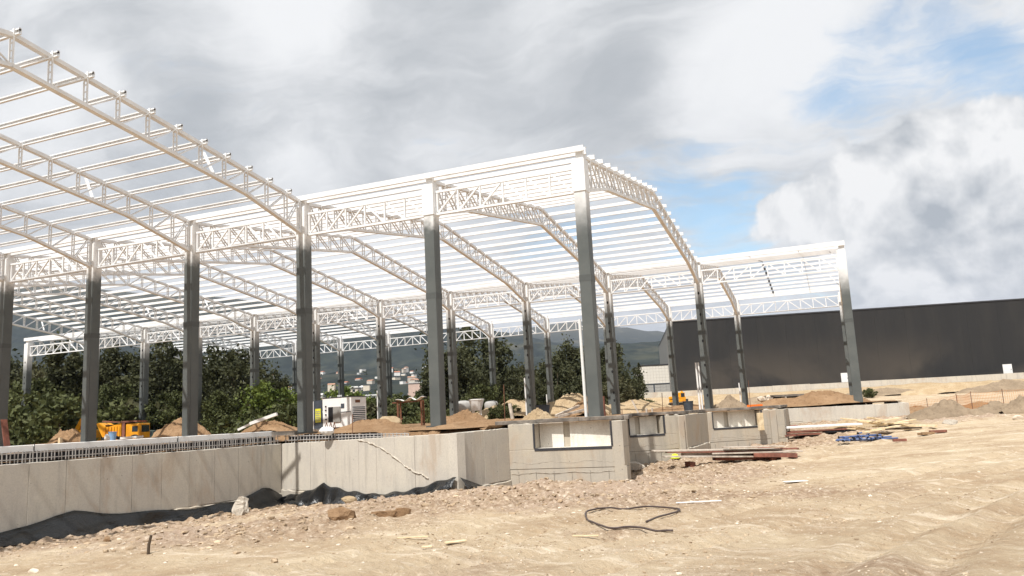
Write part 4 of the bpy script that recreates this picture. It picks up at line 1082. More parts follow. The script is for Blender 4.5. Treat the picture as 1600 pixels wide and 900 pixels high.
def bucket(px, py, label, r=.16, h=.32, mk='slate', z=None, dep=None):
    p = on_ground(px, py) if dep is None else at(px, dep, z); m = MB(); n = 18
    rs = [(r * .82, 0), (r, h), (r * 1.06, h), (r * 1.06, h - .03), (r * 1.0, h - .031)]
    vs = []; fs = []
    for q, zz in rs:
        for i in range(n): a = 2 * math.pi * i / n; vs.append((q * math.cos(a), q * math.sin(a), zz))
    for j in range(len(rs) - 1):
        for i in range(n): fs.append((j * n + i, j * n + (i + 1) % n, (j + 1) * n + (i + 1) % n, (j + 1) * n + i))
    fs.append(tuple(range(n))[::-1]); fs.append(tuple(n + i for i in range(n)))
    return m.add(vs, fs).build('drum', M[mk], None, False, loc=tuple(p), label=label, cat='drum')
bucket(1242, 663, 'small dark bucket at the foot of the low right wall', .17, .36)
bucket(848, 0, 'dark grey drum standing behind the small sand heap', .30, .62, z=-.12, dep=33)
bucket(1076, 0, 'dark box drum beside a thin post near the excavator', .26, .5, z=-.1, dep=40)
plank(1222, 666, .9, .3, .06, YAW + .3, 'white sheet scrap left of the small dark bucket', 'white', cat='scrap')
# orange-brown timber block in the far dock, orange edge protection
def far_dock_bits():
    p = at(1186.5, 38.3, -.75); o = MB().box((0, 0, 0), (.26, .16, .82)).build('bumper_block', M['wood'], None, loc=tuple(p), label='yellow brown timber bumper on the pier of the far dock wall', cat='bumper'); o.rotation_euler.z = math.radians(37); bevel(o, .01)
    a = at(1168, 46, -.02); b = at(1192, 46, -.02); MB().beam(a, b, .08, .14).build('edge_board', M['orange'], None, label='orange board lying on the slab at the far dock', cat='board')
far_dock_bits()
# upright rods
for px, dep, z0, h, lab in ((550, 28, -.4, .85, 'thin rusty rod sticking up before the site cabin'), (788, 27.5, -.3, 1.5, 'tall thin dark rod at the corner of the dark return wall'), (1035.5, 36, -.2, 1.0, 'thin rod behind the middle dock'), (1173, 41, -.3, 1.6, 'tall thin rod beside the far dock pilaster'), (1050, 37, -.2, .6, 'short thin rod on the middle dock pilaster'), (971, 26.5, -.2, .35, 'short rod on the right pier of the nearest dock')):
    p = at(px, dep, z0); MB().tube([p, p + Vector((.02, 0, h))], .014, 5).build('steel_rod', M['rust'], None, label=lab, cat='rod', group='thin rods sticking up from the slab')
p = at(801, 29, -.15); MB().beam(p, p + Vector((-.10, 0, .72)), .10, .10).build('timber_post', M['wood_grey'], None, label='leaning brown timber post on the slab left of the sand heap', cat='post')
p = at(998, 40, -.15); MB().beam(p, p + Vector((-.32, 0, .75)), .07, .07).build('timber_post', M['wood_grey'], None, label='thin slanting brown post right of the corner column', cat='post')
for px, lab in ((1010, 'short brown peg left of its twin behind the middle dock'), (1019, 'short brown peg right of its twin behind the middle dock')):
    p = at(px, 37, -.15); MB().box((p.x, p.y, .0), (.07, .07, .3)).build('peg', M['wood_grey'], None, label=lab, cat='peg')
p = at(96, 26, -.2); MB().box((p.x, p.y, .02), (.09, .09, .28)).build('peg', M['wood'], None, label='small pale wooden peg behind the long white beam', cat='peg')
p0 = at(8 + 6, 36, -.1); MB().beam(p0, p0 + Vector((-.30, 0, 1.2)), .28, .05).build('board', M['wood_red'], None, label='brown board leaning on the leftmost column', cat='board')
o = MB().box((0, 0, 0), (1.5, .25, .16)).build('pipe_offcut', M['white'], None, loc=tuple(at(412, 43, .62)), label='white pipe piece lying on the low dirt pile', cat='pipe'); o.rotation_euler = (0, -.3, YAW)
p = at(372, 45, .1); q = at(402, 45, .55); MB().beam(p, q, .12, .12).build('sloping_pipe', M['white'], None, label='long white pipe sloping up against a back column', cat='pipe')
for px, dep, lab in ((510, 28.5, 'white sack lying in front of the site cabin'),):
    r = link('sack', bmesh_rock(1.0, 3, 2, 'white', .08), None, tuple(at(px, dep, -.08)), label=lab, cat='sack'); r.scale = (.30, .2, .16)
r = link('boulder', bmesh_rock(1.0, 7, 2, 'pale_soil', .14), None, tuple(at(608, 33, .08)), label='tan boulder at the foot of the slotted column', cat='boulder'); r.scale = (.55, .4, .33)
# long pipes lying in front of the pale bank
for a, b, lab in (((868, 36, .02), (905, 38, .42), 'long pale pipe sloping on the slab left of the corner column'), ((872, 35, -.02), (912, 36, .22), 'lower pale pipe left of the corner column')):
    MB().beam(at(*a), at(*b), .10, .10).build('pale_pipe', M['wood_grey'], None, label=lab, cat='pipe')
# brown sheet of clay liner and small post right of the corner column
p = at(941, 33, -.1); MB().box((p.x, p.y, .3), (.22, .2, .85)).build('rusty_post', M['wood_red'], None, label='rusty brown post right of the corner column', cat='post')

# ------------------------------------------------------------------ site cabin / generator
def cabin():
    c = at(526, 44, -.1); t = empty('site_generator', (c.x, c.y, -.16), YAW - .50); tag(t, 'white box generator cabin with open door and yellow notice', 'generator')
    k = 44 / FOC
    W = 2.05; D = 1.3; Hh = 1.62
    o = MB().span(-W / 2, 0, .12, W / 2, D, .12 + Hh).build('body', M['white'], t); bevel(o, .02)
    MB().span(-W / 2 - .02, -.02, .125 + Hh, W / 2 + .02, D + .02, .16 + Hh).build('roof', M['dark_steel'], t)
    MB().span(-W / 2, .02, .0, W / 2 - .3, D, .115).build('skid', M['black'], t)
    d_ = MB().span(-W / 2 + .42, -.012, .42, -W / 2 + .78, -.002, 1.25).build('door_opening', M['black'], t); MB().span(-W / 2 + .8, -.05, .42, -W / 2 + 1.32, -.02, 1.25).build('open_door', M['grey_panel'], t)
    MB().span(-W / 2 + 1.34, -.016, 1.15, -W / 2 + 1.58, -.003, 1.4).build('control_panel', M['slate'], t)
    MB().span(-W / 2 + 1.34, -.012, .92, W / 2 - .02, -.003, .96).build('stripe', M['slate'], t)
    for i, z in enumerate((.55, .8, 1.05, 1.25)): MB().span(-W / 2 + .22, -.05, z, -W / 2 + .30, -.005, z + .08).build('hose_coupling', M['black'], t)
    for x0, x1 in ((-.75, -.55), (-.4, -.25), (-.12, .0)):
        MB().beam((x0, -.22, 0), (x1, -.2, .42), .03, .03).beam((x1 + .12, -.22, 0), (x1, -.2, .42), .03, .03).build('trestle', M['rust'], t)
    # right end with louvres
    MB().span(W / 2 + .003, .12, .35, W / 2 + .012, D - .12, 1.2).build('louvre_back', M['slate'], t)
    for i in range(8): MB().span(W / 2 + .013, .12, .4 + i * .1, W / 2 + .05, D - .12, .44 + i * .1).build('louvre', M['white'], t)
    MB().span(W / 2 + .003, .35, 1.42, W / 2 + .014, .75, 1.58).build('vent', M['rust'], t)
    # open side door on the left with the yellow notice
    dd = MB().span(-W / 2 - .62, -.03, .10, -W / 2 - .02, .02, 1.66).build('side_door', M['slate'], t); MB().span(-W / 2 - .50, -.04, .45, -W / 2 - .10, -.031, 1.2).build('notice', M['yellow_sign'], dd)
    for i in range(6): MB().span(-W / 2 - .46, -.045, .52 + i * .1, -W / 2 - .16, -.041, .56 + i * .1).build('notice_line', M['grey_panel'], dd)
    MB().span(-W / 2 - .70, -.04, .08, -W / 2 - .625, .04, 1.62).build('door_edge', M['white'], t)
    for x in (-.1, .0, .12): MB().span(x, .2, .165 + Hh, x + .05, .26, .27 + Hh).build('exhaust_cap', M['white'], t)
    MB().span(-W / 2 - 1.5, .1, 0, -W / 2 - .75, .8, .25).build('plinth_block', M['white'], t)
cabin()

# shelter of two posts and a torn white sheet
def shelter():
    c = at(640, 42, -.1); t = empty('site_shelter', (c.x, c.y, -.16), YAW); tag(t, 'small shelter of rusty posts under a torn white sheet', 'shelter')
    for x, y in ((-.62, 0), (.62, 0), (-.62, 1.0), (.62, 1.0)): MB().beam((x, y, 0), (x, y, 1.35), .09, .09).build('post', M['rust'], t)
    MB().beam((-.9, 0, 1.25), (.75, 0, 1.3), .07, .07).build('rail', M['rust'], t); MB().beam((-.62, 0, 0), (-.85, 0, .45), .06, .06).build('prop', M['rust'], t); MB().beam((-.62, 0, 0.02), (-.40, 0, .45), .06, .06).build('prop', M['rust'], t)
    vs = []; fs = []; nx, ny = 14, 6
    for i in range(nx + 1):
        for j in range(ny + 1):
            x = -.72 + 1.5 * i / nx; y = -.15 + 1.3 * j / ny; vs.append((x, y, 1.40 + .10 * (i / nx) + .06 * math.sin(i * 1.1) - .05 * abs(math.sin(i / nx * math.pi * 2)) + random.uniform(-.015, .015)))
    for i in range(nx):
        for j in range(ny): a = i * (ny + 1) + j; fs.append((a, a + 1, a + ny + 2, a + ny + 1))
    o = MB().add(vs, fs).build('sheet', M['white'], t, True); o.modifiers.new('s', 'SOLIDIFY').thickness = .02
shelter()

# white hopper with legs and pale tanks behind
def hopper():
    c = at(745, 58, -.3); t = empty('concrete_hopper', (c.x, c.y, -.25), YAW); tag(t, 'white concrete skip with spread legs in front of pale tanks', 'hopper')
    def ring(r0, z0, r1, z1, n=14):
        m = MB(); vs = [(r * math.cos(2 * math.pi * i / n), r * math.sin(2 * math.pi * i / n), z) for r, z in ((r0, z0), (r1, z1)) for i in range(n)]
        return m.add(vs, [(i, (i + 1) % n, n + (i + 1) % n, n + i) for i in range(n)] + [tuple(range(n))[::-1], tuple(n + i for i in range(n))])
    ring(.34, .85, .55, 1.6).build('bowl', M['white'], t); ring(.57, 1.602, .57, 1.68).build('rim', M['white'], t)
    for s in (-1, 1): MB().beam((.26 * s, 0, .86), (.30 * s, 0, 0), .16, .16).build('leg', M['white'], t)
    for s in (-1, 1): MB().beam((.22 * s, .35, .88), (.30 * s, .4, 0), .1, .1).build('leg', M['white'], t)
    MB().beam((-1.1, 0, .82), (-.4, 0, .84), .05, .05).build('bar', M['white'], t)
    for px, dep, r, h, lab in ((724, 62, .7, .95, 'pale rounded tank left of the white skip'), (768, 63, .55, .85, 'pale ribbed tank right of the white skip')):
        p = at(px, dep, .5); m = MB(); n = 18; vs = []; prof_ = [(r * .6, 0), (r, .12), (r, h * .75), (r * .8, h * .92), (r * .3, h)]
        for q, zz in prof_:
            for i in range(n): vs.append((q * math.cos(2 * math.pi * i / n), q * math.sin(2 * math.pi * i / n), zz))
        fs = [(j * n + i, j * n + (i + 1) % n, (j + 1) * n + (i + 1) % n, (j + 1) * n + i) for j in range(4) for i in range(n)] + [tuple(range(n))[::-1], tuple(4 * n + i for i in range(n))]
        m.add(vs, fs).build('water_tank', M['block'], None, True, loc=tuple(p), label=lab, cat='tank')
        st = empty('tank_stand', (p.x, p.y, -.3)); tag(st, 'dark stand under the ' + lab, 'stand')
        for x in (-.5, .5):
            for y in (-.5, .5): MB().beam((x, y, 0), (x, y, .78), .08, .08).build('leg', M['dark_steel'], st)
        MB().span(-.6, -.6, .74, .6, .6, .79).build('deck', M['dark_steel'], st)
hopper()

# ------------------------------------------------------------------ yellow dump truck
def wheel(parent, x, y, r, w=.35):
    t = MB(); n = 20; vs = []
    for yy, rr in ((-w / 2, r * .86), (-w / 2 + .05, r), (w / 2 - .05, r), (w / 2, r * .86)):
        for i in range(n): vs.append((rr * math.cos(2 * math.pi * i / n), yy, rr * math.sin(2 * math.pi * i / n)))
    fs = [(j * n + i, j * n + (i + 1) % n, (j + 1) * n + (i + 1) % n, (j + 1) * n + i) for j in range(3) for i in range(n)] + [tuple(range(n))[::-1], tuple(3 * n + i for i in range(n))]
    o = t.add(vs, fs).build('wheel', M['tyre'], parent, loc=(x, y, r))
    h = MB().tube([(0, -w / 2 - .02, 0), (0, w / 2 + .02, 0)], r * .42, 12).build('hub', M['yellow'], o)
def truck():
    c = at(203, 60, 0); t = empty('dump_truck', (c.x, c.y, -.70), YAW + .12); tag(t, 'yellow dump truck with ribbed body parked beyond the slab', 'truck')
    # ribbed dump body seen from the side, sloping rear lip to the left
    bd = MB(); prof_ = [(-1.5, .75), (-1.95, 1.75), (-1.75, 1.8), (-1.2, 1.45), (-.2, 1.72), (-.2, .75)]
    vs = [(x, y, z) for y in (-1.1, 1.1) for x, z in prof_]; n = len(prof_)
    bd.add(vs, [tuple(range(n))[::-1], tuple(n + i for i in range(n))] + [(i, (i + 1) % n, n + (i + 1) % n, n + i) for i in range(n)]).build('dump_body', M['yellow'], t)
    MB().span(-1.35, -.98, 1.46, -.3, .98, 1.62).build('load_hollow', M['black'], t)
    for i in range(6): MB().span(-1.35 + i * .2, -1.16, .8, -1.28 + i * .2, -1.105, 1.5).build('body_rib', M['yellow'], t)
    MB().beam((-1.5, -1.13, 1.9), (-.25, -1.13, 1.78), .1, .1).build('top_rail', M['wood_red'], t)
    MB().span(-.22, -1.12, 1.74, .9, 1.1, 1.86).build('canopy', M['wood_red'], t)
    MB().span(-.15, -1.1, .55, .05, 1.1, 1.73).build('headboard', M['wood_red'], t)
    cb = MB().span(.1, -1.05, .55, 1.15, 1.05, 1.65).build('cab', M['yellow'], t); bevel(cb, .06, 2)
    MB().span(.55, -1.065, 1.05, .95, -1.052, 1.45).build('side_window', M['glass'], cb); MB().span(1.152, -.85, 1.0, 1.165, .85, 1.5).build('windscreen', M['glass'], cb)
    MB().span(-1.6, -.8, .45, 1.2, .8, .54).build('chassis', M['black'], t)
    for x in (-1.2, -.55, .75):
        for y in (-.95, .95): wheel(t, x, y, .42)
truck()
def car():
    c = at(242, 66, 0); t = empty('parked_car', (c.x, c.y, -1.0), YAW + .3); tag(t, 'dark green car partly hidden right of the dump truck', 'car')
    prof_ = [(-1.6, .35), (-1.65, .8), (-1.2, .95), (-.8, 1.4), (.5, 1.42), (1.0, .98), (1.6, .9), (1.7, .4)]; n = len(prof_)
    vs = [(x, y, z) for y in (-.8, .8) for x, z in prof_]
    o = MB().add(vs, [tuple(range(n))[::-1], tuple(n + i for i in range(n))] + [(i, (i + 1) % n, n + (i + 1) % n, n + i) for i in range(n)]).build('body', mat('car paint', (.06, .085, .075), .25, .05, 2, spec=.6), t); bevel(o, .05, 2)
    MB().span(-.75, -.81, 1.0, -.1, -.802, 1.32).build('window', M['glass'], t); MB().span(.0, -.81, 1.0, .55, -.802, 1.32).build('window', M['glass'], t)
    for x in (-1.05, 1.05):
        for y in (-.75, .75): wheel(t, x, y, .32, .2)
car()
p = at(177, 40, -.12); 
bucket(177, 0, 'light blue bucket on the slab in front of the dump truck', .18, .42, 'blue', z=-.1, dep=38)
r = link('sack', bmesh_rock(1.0, 4, 2, 'white', .08), None, tuple(at(168.5, 37, .02)), label='small white sack left of the light blue bucket', cat='sack'); r.scale = (.14, .12, .2)
MB().beam(at(190, 38, .0), at(224, 38, .02), .15, .10).build('white_board', M['white'], None, label='white board lying on the slab in front of the dump truck', cat='board')
def yellow_arm():
    c = at(126, 62, 0); t = empty('excavator', (c.x, c.y, -1.0), YAW); tag(t, 'yellow excavator mostly hidden behind the second front column', 'excavator')
    MB().beam((-.55, 0, 1.0), (.2, 0, 2.5), .28, .3).build('boom', M['yellow'], t); MB().beam((.2, 0, 2.5), (.9, 0, 1.5), .22, .24).build('stick', M['yellow'], t)
    MB().span(.3, -.7, .7, 1.3, .7, 1.7).build('cab', M['yellow'], t); MB().span(-.2, -.9, 0, 1.7, .9, .6).build('track', M['black'], t); MB().span(.4, -.712, 1.0, 1.0, -.702, 1.5).build('cab_window', M['glass'], t)
yellow_arm()
def excavator():
    c = at(1060, 84, 0); t = empty('excavator', (c.x, c.y, .25), YAW + .5); t.scale = (.68, .68, .68); tag(t, 'small orange yellow excavator on the dirt before the dark building', 'excavator')
    for s in (-1, 1):
        m = MB(); prof_ = [(-1.1, .15), (-1.2, .3), (-1.0, .5), (1.0, .5), (1.2, .3), (1.1, .15), (.9, 0), (-.9, 0)]; n = 8; y0, y1 = (.45 * s - .2, .45 * s + .2)
        vs = [(x, y, z) for y in (y0 + .25 * s, y1 + .25 * s) for x, z in prof_]; m.add(vs, [tuple(range(n))[::-1], tuple(n + i for i in range(n))] + [(i, (i + 1) % n, n + (i + 1) % n, n + i) for i in range(n)]).build('track', M['tyre'], t)
    b = MB().span(-1.0, -.85, .55, .9, .85, 1.05).build('turntable_body', M['yellow'], t); bevel(b, .06, 2)
    e = MB().span(-1.1, -.8, 1.055, -.1, .8, 1.45).build('engine_cover', M['yellow'], t); bevel(e, .08, 2)
    cb = MB().span(-.05, -.8, 1.055, .85, .1, 2.0).build('cab', M['yellow'], t); bevel(cb, .05, 2); MB().span(.05, -.812, 1.3, .75, -.803, 1.9).build('cab_window', M['glass'], cb)
    MB().beam((.7, .4, 1.1), (1.3, .4, 2.2), .22, .24).build('boom', M['yellow'], t); MB().beam((1.3, .4, 2.2), (1.9, .4, 1.0), .18, .2).build('stick', M['yellow'], t)
    MB().prism([(1.7, .1), (2.2, .1), (2.2, .7), (1.7, .7)], .55, 1.0).build('bucket', M['dark_steel'], t)
excavator()
def culverts():
    for px, w, lab in ((1219, .95, 'left of the two small concrete culverts on the dirt'), (1244, 1.25, 'right of the two small concrete culverts on the dirt')):
        c = at(px, 60, 0); t = empty('box_culvert', (c.x, c.y, -.25), YAW); tag(t, lab, 'culvert'); h = .85
        MB().span(-w / 2 - .1, 0, h - .1, w / 2 + .1, 1.6, h + .05).build('lid', M['slab_edge'], t); MB().span(-w / 2 - .08, 0, 0, -w / 2, 1.6, h - .102).build('side', M['concrete_white'], t); MB().span(w / 2, 0, 0, w / 2 + .08, 1.6, h - .102).build('side', M['concrete_white'], t)
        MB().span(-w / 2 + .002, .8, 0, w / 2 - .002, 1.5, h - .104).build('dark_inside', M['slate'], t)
    p = at(1204, 60, 0)
    for i in range(6):
        r = link('rubble', bmesh_rock(1.0, i, 1, 'pebble', .3), None, (p.x + random.uniform(-.7, .6), p.y + random.uniform(-.3, .3), .25 + random.uniform(-.1, .35)), label='white rubble piece in the pile left of the culverts', cat='rubble', group='white rubble left of the culverts'); s = random.uniform(.15, .26); r.scale = (s * 1.4, s, s)
culverts()

# ------------------------------------------------------------------ orange mesh fence on the right
def mesh_fence():
    t = empty('mesh_fence'); tag(t, 'sagging orange plastic safety mesh fence across the right side', 'fence')
    pts = [at(1404, 46, -1.05), at(1450, 47.5, -1.0), at(1497, 49, -.95), at(1520, 47, -.9), at(1570, 45.5, -.9), at(1640, 44, -.85), at(1760, 42, -.85)]
    hs = [.78, .82, .95, 1.0, 1.05, 1.1, 1.1]
    def P(s):
        i = min(int(s), len(pts) - 2); f = s - i; return pts[i].lerp(pts[i + 1], f), hs[i] * (1 - f) + hs[i + 1] * f
    for i, p in enumerate(pts): MB().beam(p + Vector((0, 0, -.2)), p + Vector((0, 0, hs[i] + .08)), .035, .035).build('post', M['rust'], t)
    mv = MB(); mh = MB(); n = 120; rows = 6
    for k in range(n + 1):
        s = k / n * (len(pts) - 1); p, h = P(s); sag = -.07 * math.sin((s % 1) * math.pi); y = .10 * math.sin(s * 7)
        mv.beam(p + Vector((0, y, .02)), p + Vector((0, y, h + sag)), .012, .012)
        if k:
            for r_ in range(rows + 1): mh.beam(pq + Vector((0, yq, .02 + (hq + sq - .02) * r_ / rows)), p + Vector((0, y, .02 + (h + sag - .02) * r_ / rows)), .010, .011)
        pq, hq, yq, sq = p, h, y, sag
    mv.build('upright_strands', M['orange_dull'], t, kind='stuff'); mh.build('level_strands', M['orange_dull'], t, kind='stuff')
mesh_fence()

# ------------------------------------------------------------------ dark building, curb wall, blockwork building
def dark_building():
    a = at(1058, 114); b = at(1900, 104.5); d = Vector((b.x - a.x, b.y - a.y, 0)); L = d.length; d.normalize(); n = Vector((d.y, -d.x, 0)); rz = math.atan2(d.y, d.x)
    zb = 2.35; ht = 9.9
    t = empty('warehouse_building', (a.x, a.y, zb), rz); tag(t, 'long charcoal clad warehouse with dust stains filling the right background', 'warehouse')
    m = MB(); Dp = 45
    m.span(0, .05, -.5, L, Dp, ht - .05).build('wall_core', M['dark_wall'], t)
    w = 4.0; cnt = int(L / w)
    me = MB().span(0.004, -.03, 0, w - .004, .049, ht - .02).mesh('cladding_panel', M['dark_wall'])
    for i in range(cnt): link('cladding_panel', me, t, (i * w, 0, 0))
    MB().span(-.06, -.10, ht - .02, L, .1, ht + .16).build('parapet_cap', M['dark_steel'], t)
    MB().span(-.08, .1, ht - .02, -.051, Dp, ht + .14).build('parapet_cap', M['dark_steel'], t)
    MB().span(-.04, .06, 0, -.002, Dp, ht - .03).build('end_wall', M['grey_panel'], t)
    for px, w_, h_ in ((1320, 1.0, 1.28), (1576, 1.15, 1.25)):
        # plan position along the facade
        q = ray(px, 590); q = Vector((q.x, q.y, 0)); A = Vector((a.x - CAM.x, a.y - CAM.y, 0)); den = q.x * d.y - q.y * d.x; s = (A.y * q.x - A.x * q.y) / -den
        s = abs(s); o = MB().span(s - w_ / 2, -.10, .02, s + w_ / 2, -.035, h_).build('door', M['white'], t)
        MB().span(s + w_ / 2 - .2, -.14, .5, s + w_ / 2 - .12, -.102, .6).build('handle', M['dark_steel'], o)
    # earth bank rising to the curb wall
    xs = np.arange(-24, L, .8); ts = np.linspace(0, 1, 14); Xb, Tb = np.meshgrid(xs, ts)
    off = 2.25 + Tb * 8.5 * (1 + .25 * vnoise(Xb * .12, Xb * 0, 9)); wx = a.x + d.x * Xb + n.x * off; wy = a.y + d.y * Xb + n.y * off
    gzz = g(wx, wy); top = zb - .85 + .28 * fbm(Xb, Xb * 0, .12, 3, 15)
    Zb = gzz - .15 + (top - gzz + .15) * (1 - sstep(.12, 1, Tb)) + fbm(Xb, off, .45, 4, 44, .6) * .45 * (1 - Tb) * np.minimum(1, Tb * 6)
    link('earth_bank', grid_mesh('earth_bank', wx, wy, Zb, M['pale_soil']), kind='structure')
    # pale curb wall in front
    c = empty('curb_wall', (a.x, a.y, 0), rz); tag(c, 'long pale low wall running along the foot of the charcoal warehouse', 'low wall')
    wl = 5.0; k = int((L + 22) / wl)
    for i in range(k):
        x0 = -22 + i * wl; o = MB().span(x0 + .01, -2.2, .4, x0 + wl - .01, -1.9, zb - .02 + random.uniform(-.03, .03)).build('wall_section', M['concrete'], c)
    return a, d, n
AA, DD, NN = dark_building()
def block_building():
    a = at(1006.5, 128); t = empty('blockwork_building', (a.x, a.y, 1.9), YAW - .02); tag(t, 'unfinished two storey pale blockwork building left of the charcoal warehouse', 'building')
    W, D, Hh = 5.7, 9, 5.0
    MB().span(0, .12, -1.5, W, D, Hh).build('core', M['concrete_white'], t)
    # courses of big blocks
    bw, bh = .95, .48; up_ = MB().span(.01, 0, .01, bw - .01, .1, bh - .01).mesh('block', M['concrete_white']); lo_ = MB().span(.01, 0, .01, bw - .01, .1, bh - .01).mesh('block', M['block'])
    for r_ in range(10):
        for i in range(6): link('block', up_ if r_ >= 4 else lo_, t, (i * bw, random.uniform(-.01, .01), .05 + r_ * bh + (.1 if r_ >= 4 else 0)))
    MB().span(-.1, -.08, Hh, W + .1, D, Hh + .16).build('roof_edge', M['dark_steel'], t)
    MB().span(-.05, -.06, 1.985, W, .1, 2.13).build('floor_beam', M['slate'], t); MB().span(1.75, -.05, -1, 1.95, .1, 1.98).build('pillar', M['slate'], t)
    MB().span(.3, -.03, .85, .95, .02, 1.08).build('window', M['black'], t); MB().span(4.75, -.03, 3.6, 5.35, .02, 3.95).build('window', M['black'], t); MB().span(.25, -.04, -1, .42, .1, .84).build('pillar', M['slate'], t)
block_building()

# ------------------------------------------------------------------ trees
def crown_mesh(name, seed, w, h, n, leaf, mk, shape='round', cl=26):
    r_ = np.random.default_rng(seed)
    # clump centres spread through an uneven volume
    cs = []
    while len(cs) < cl:
        p = r_.uniform(-1, 1, 3)
        if shape == 'cone': lim = .95 * (1 - (p[2] + 1) / 2) + .08; ok = math.hypot(p[0], p[1]) < lim
        elif shape == 'tall': ok = math.hypot(p[0], p[1]) < (.55 + .4 * math.sin((p[2] + 1) * 1.5)) * .95
        else: ok = (p ** 2).sum() < 1
        if ok: cs.append(p)
    cs = np.array(cs); rad = r_.uniform(.07, .23, cl) * (1.0 if shape != 'cone' else .7)
    k = r_.integers(0, cl, n); dirs = r_.normal(size=(n, 3)); dirs /= np.linalg.norm(dirs, axis=1)[:, None]
    loose = np.where(r_.random(n) < .42, r_.uniform(1.2, 2.3, n), 1.0); P_ = cs[k] + dirs * (rad[k] * loose * r_.uniform(.25, 1.05, n) ** .6)[:, None]
    P_ = P_ * np.array([w / 2, w / 2, h / 2])
    a = r_.normal(size=(n, 3)); a /= np.linalg.norm(a, axis=1)[:, None]; b = np.cross(a, r_.normal(size=(n, 3))); b /= np.linalg.norm(b, axis=1)[:, None]
    s = (leaf * r_.uniform(.6, 1.4, n))[:, None]
    V = np.stack([P_ - a * s, P_ + b * s * .6, P_ + a * s, P_ - b * s * .6], 1).reshape(-1, 3)
    me = bpy.data.meshes.new(name); me.vertices.add(n * 4); me.vertices.foreach_set('co', V.ravel()); me.loops.add(n * 4); me.loops.foreach_set('vertex_index', np.arange(n * 4)); me.polygons.add(n)
    me.polygons.foreach_set('loop_start', np.arange(n) * 4); me.polygons.foreach_set('loop_total', np.full(n, 4)); me.update(calc_edges=True); me.materials.append(M[mk]); return me, cs * np.array([w / 2, w / 2, h / 2])
PROT = {}
def tree_proto(key, seed, w, h, trunk, n, leaf, mk, shape='round', cl=26):
    me, cs = crown_mesh('crown', seed, w, h, n, leaf, mk, shape, cl); t = MB(); r_ = random.Random(seed)
    cz = trunk + h / 2 * (.92 if shape != 'cone' else 1)
    t.tube([(0, 0, -1.2), (.1, 0, trunk * .5), (-.05, .1, trunk), (.1, 0, trunk + h * .45)], [.034 * (h + trunk) * .6, .026 * (h + trunk) * .6, .02 * (h + trunk) * .6, .05], 8)
    for c in cs[:: max(1, cl // 14)]:
        s0 = Vector((0, 0, trunk * r_.uniform(.6, 1.0))); e = Vector((c[0] * .8, c[1] * .8, c[2] * .7 + cz)); t.tube([s0, s0.lerp(e, .5) + Vector((0, 0, -.3)), e], [.10, .07, .03], 5)
    PROT[key] = (me, t.mesh('trunk', M['bark'], True), cz, (w, trunk + h))
tree_proto('dark_a', 1, 8.5, 10, 2.2, 19000, .19, 'leaf_dark', cl=85)
tree_proto('dark_b', 2, 7.0, 11, 3.0, 16000, .19, 'leaf_dark', 'tall', 75)
tree_proto('olive', 3, 8.0, 9, 2.0, 15000, .18, 'leaf_olive', cl=70)
tree_proto('mid', 4, 7.5, 8, 1.5, 16000, .16, 'leaf_mid', cl=75)
tree_proto('light', 5, 6.0, 5.6, .6, 13000, .13, 'leaf_light', cl=60)
tree_proto('cone', 6, 4.0, 10, 1.0, 8000, .16, 'leaf_dark', 'cone', 40)
tree_proto('bush', 7, 5.0, 3.0, .1, 9000, .12, 'leaf_mid', cl=45)
tree_proto('bush_o', 8, 4.5, 2.4, .1, 8000, .12, 'leaf_olive', cl=45)
TG = 'trees beyond the site'
def tree(px, ytop, depth, key, label, wide=1.0, zb=None):
    p = at(px, depth); zb = gz(p.x, p.y) if zb is None else zb
    ztop = at(px, depth, py=ytop).z; me, tr, cz, (w, h) = PROT[key]; s = max(.2, (ztop - zb) / (h * .98))
    t = empty('tree', (p.x, p.y, zb), random.uniform(0, 6.28)); tag(t, label, 'bush' if key.startswith('bush') else 'tree', TG); t.scale = (s * wide, s * wide, s)
    link('crown', me, t, (0, 0, cz)); link('trunk', tr, t)
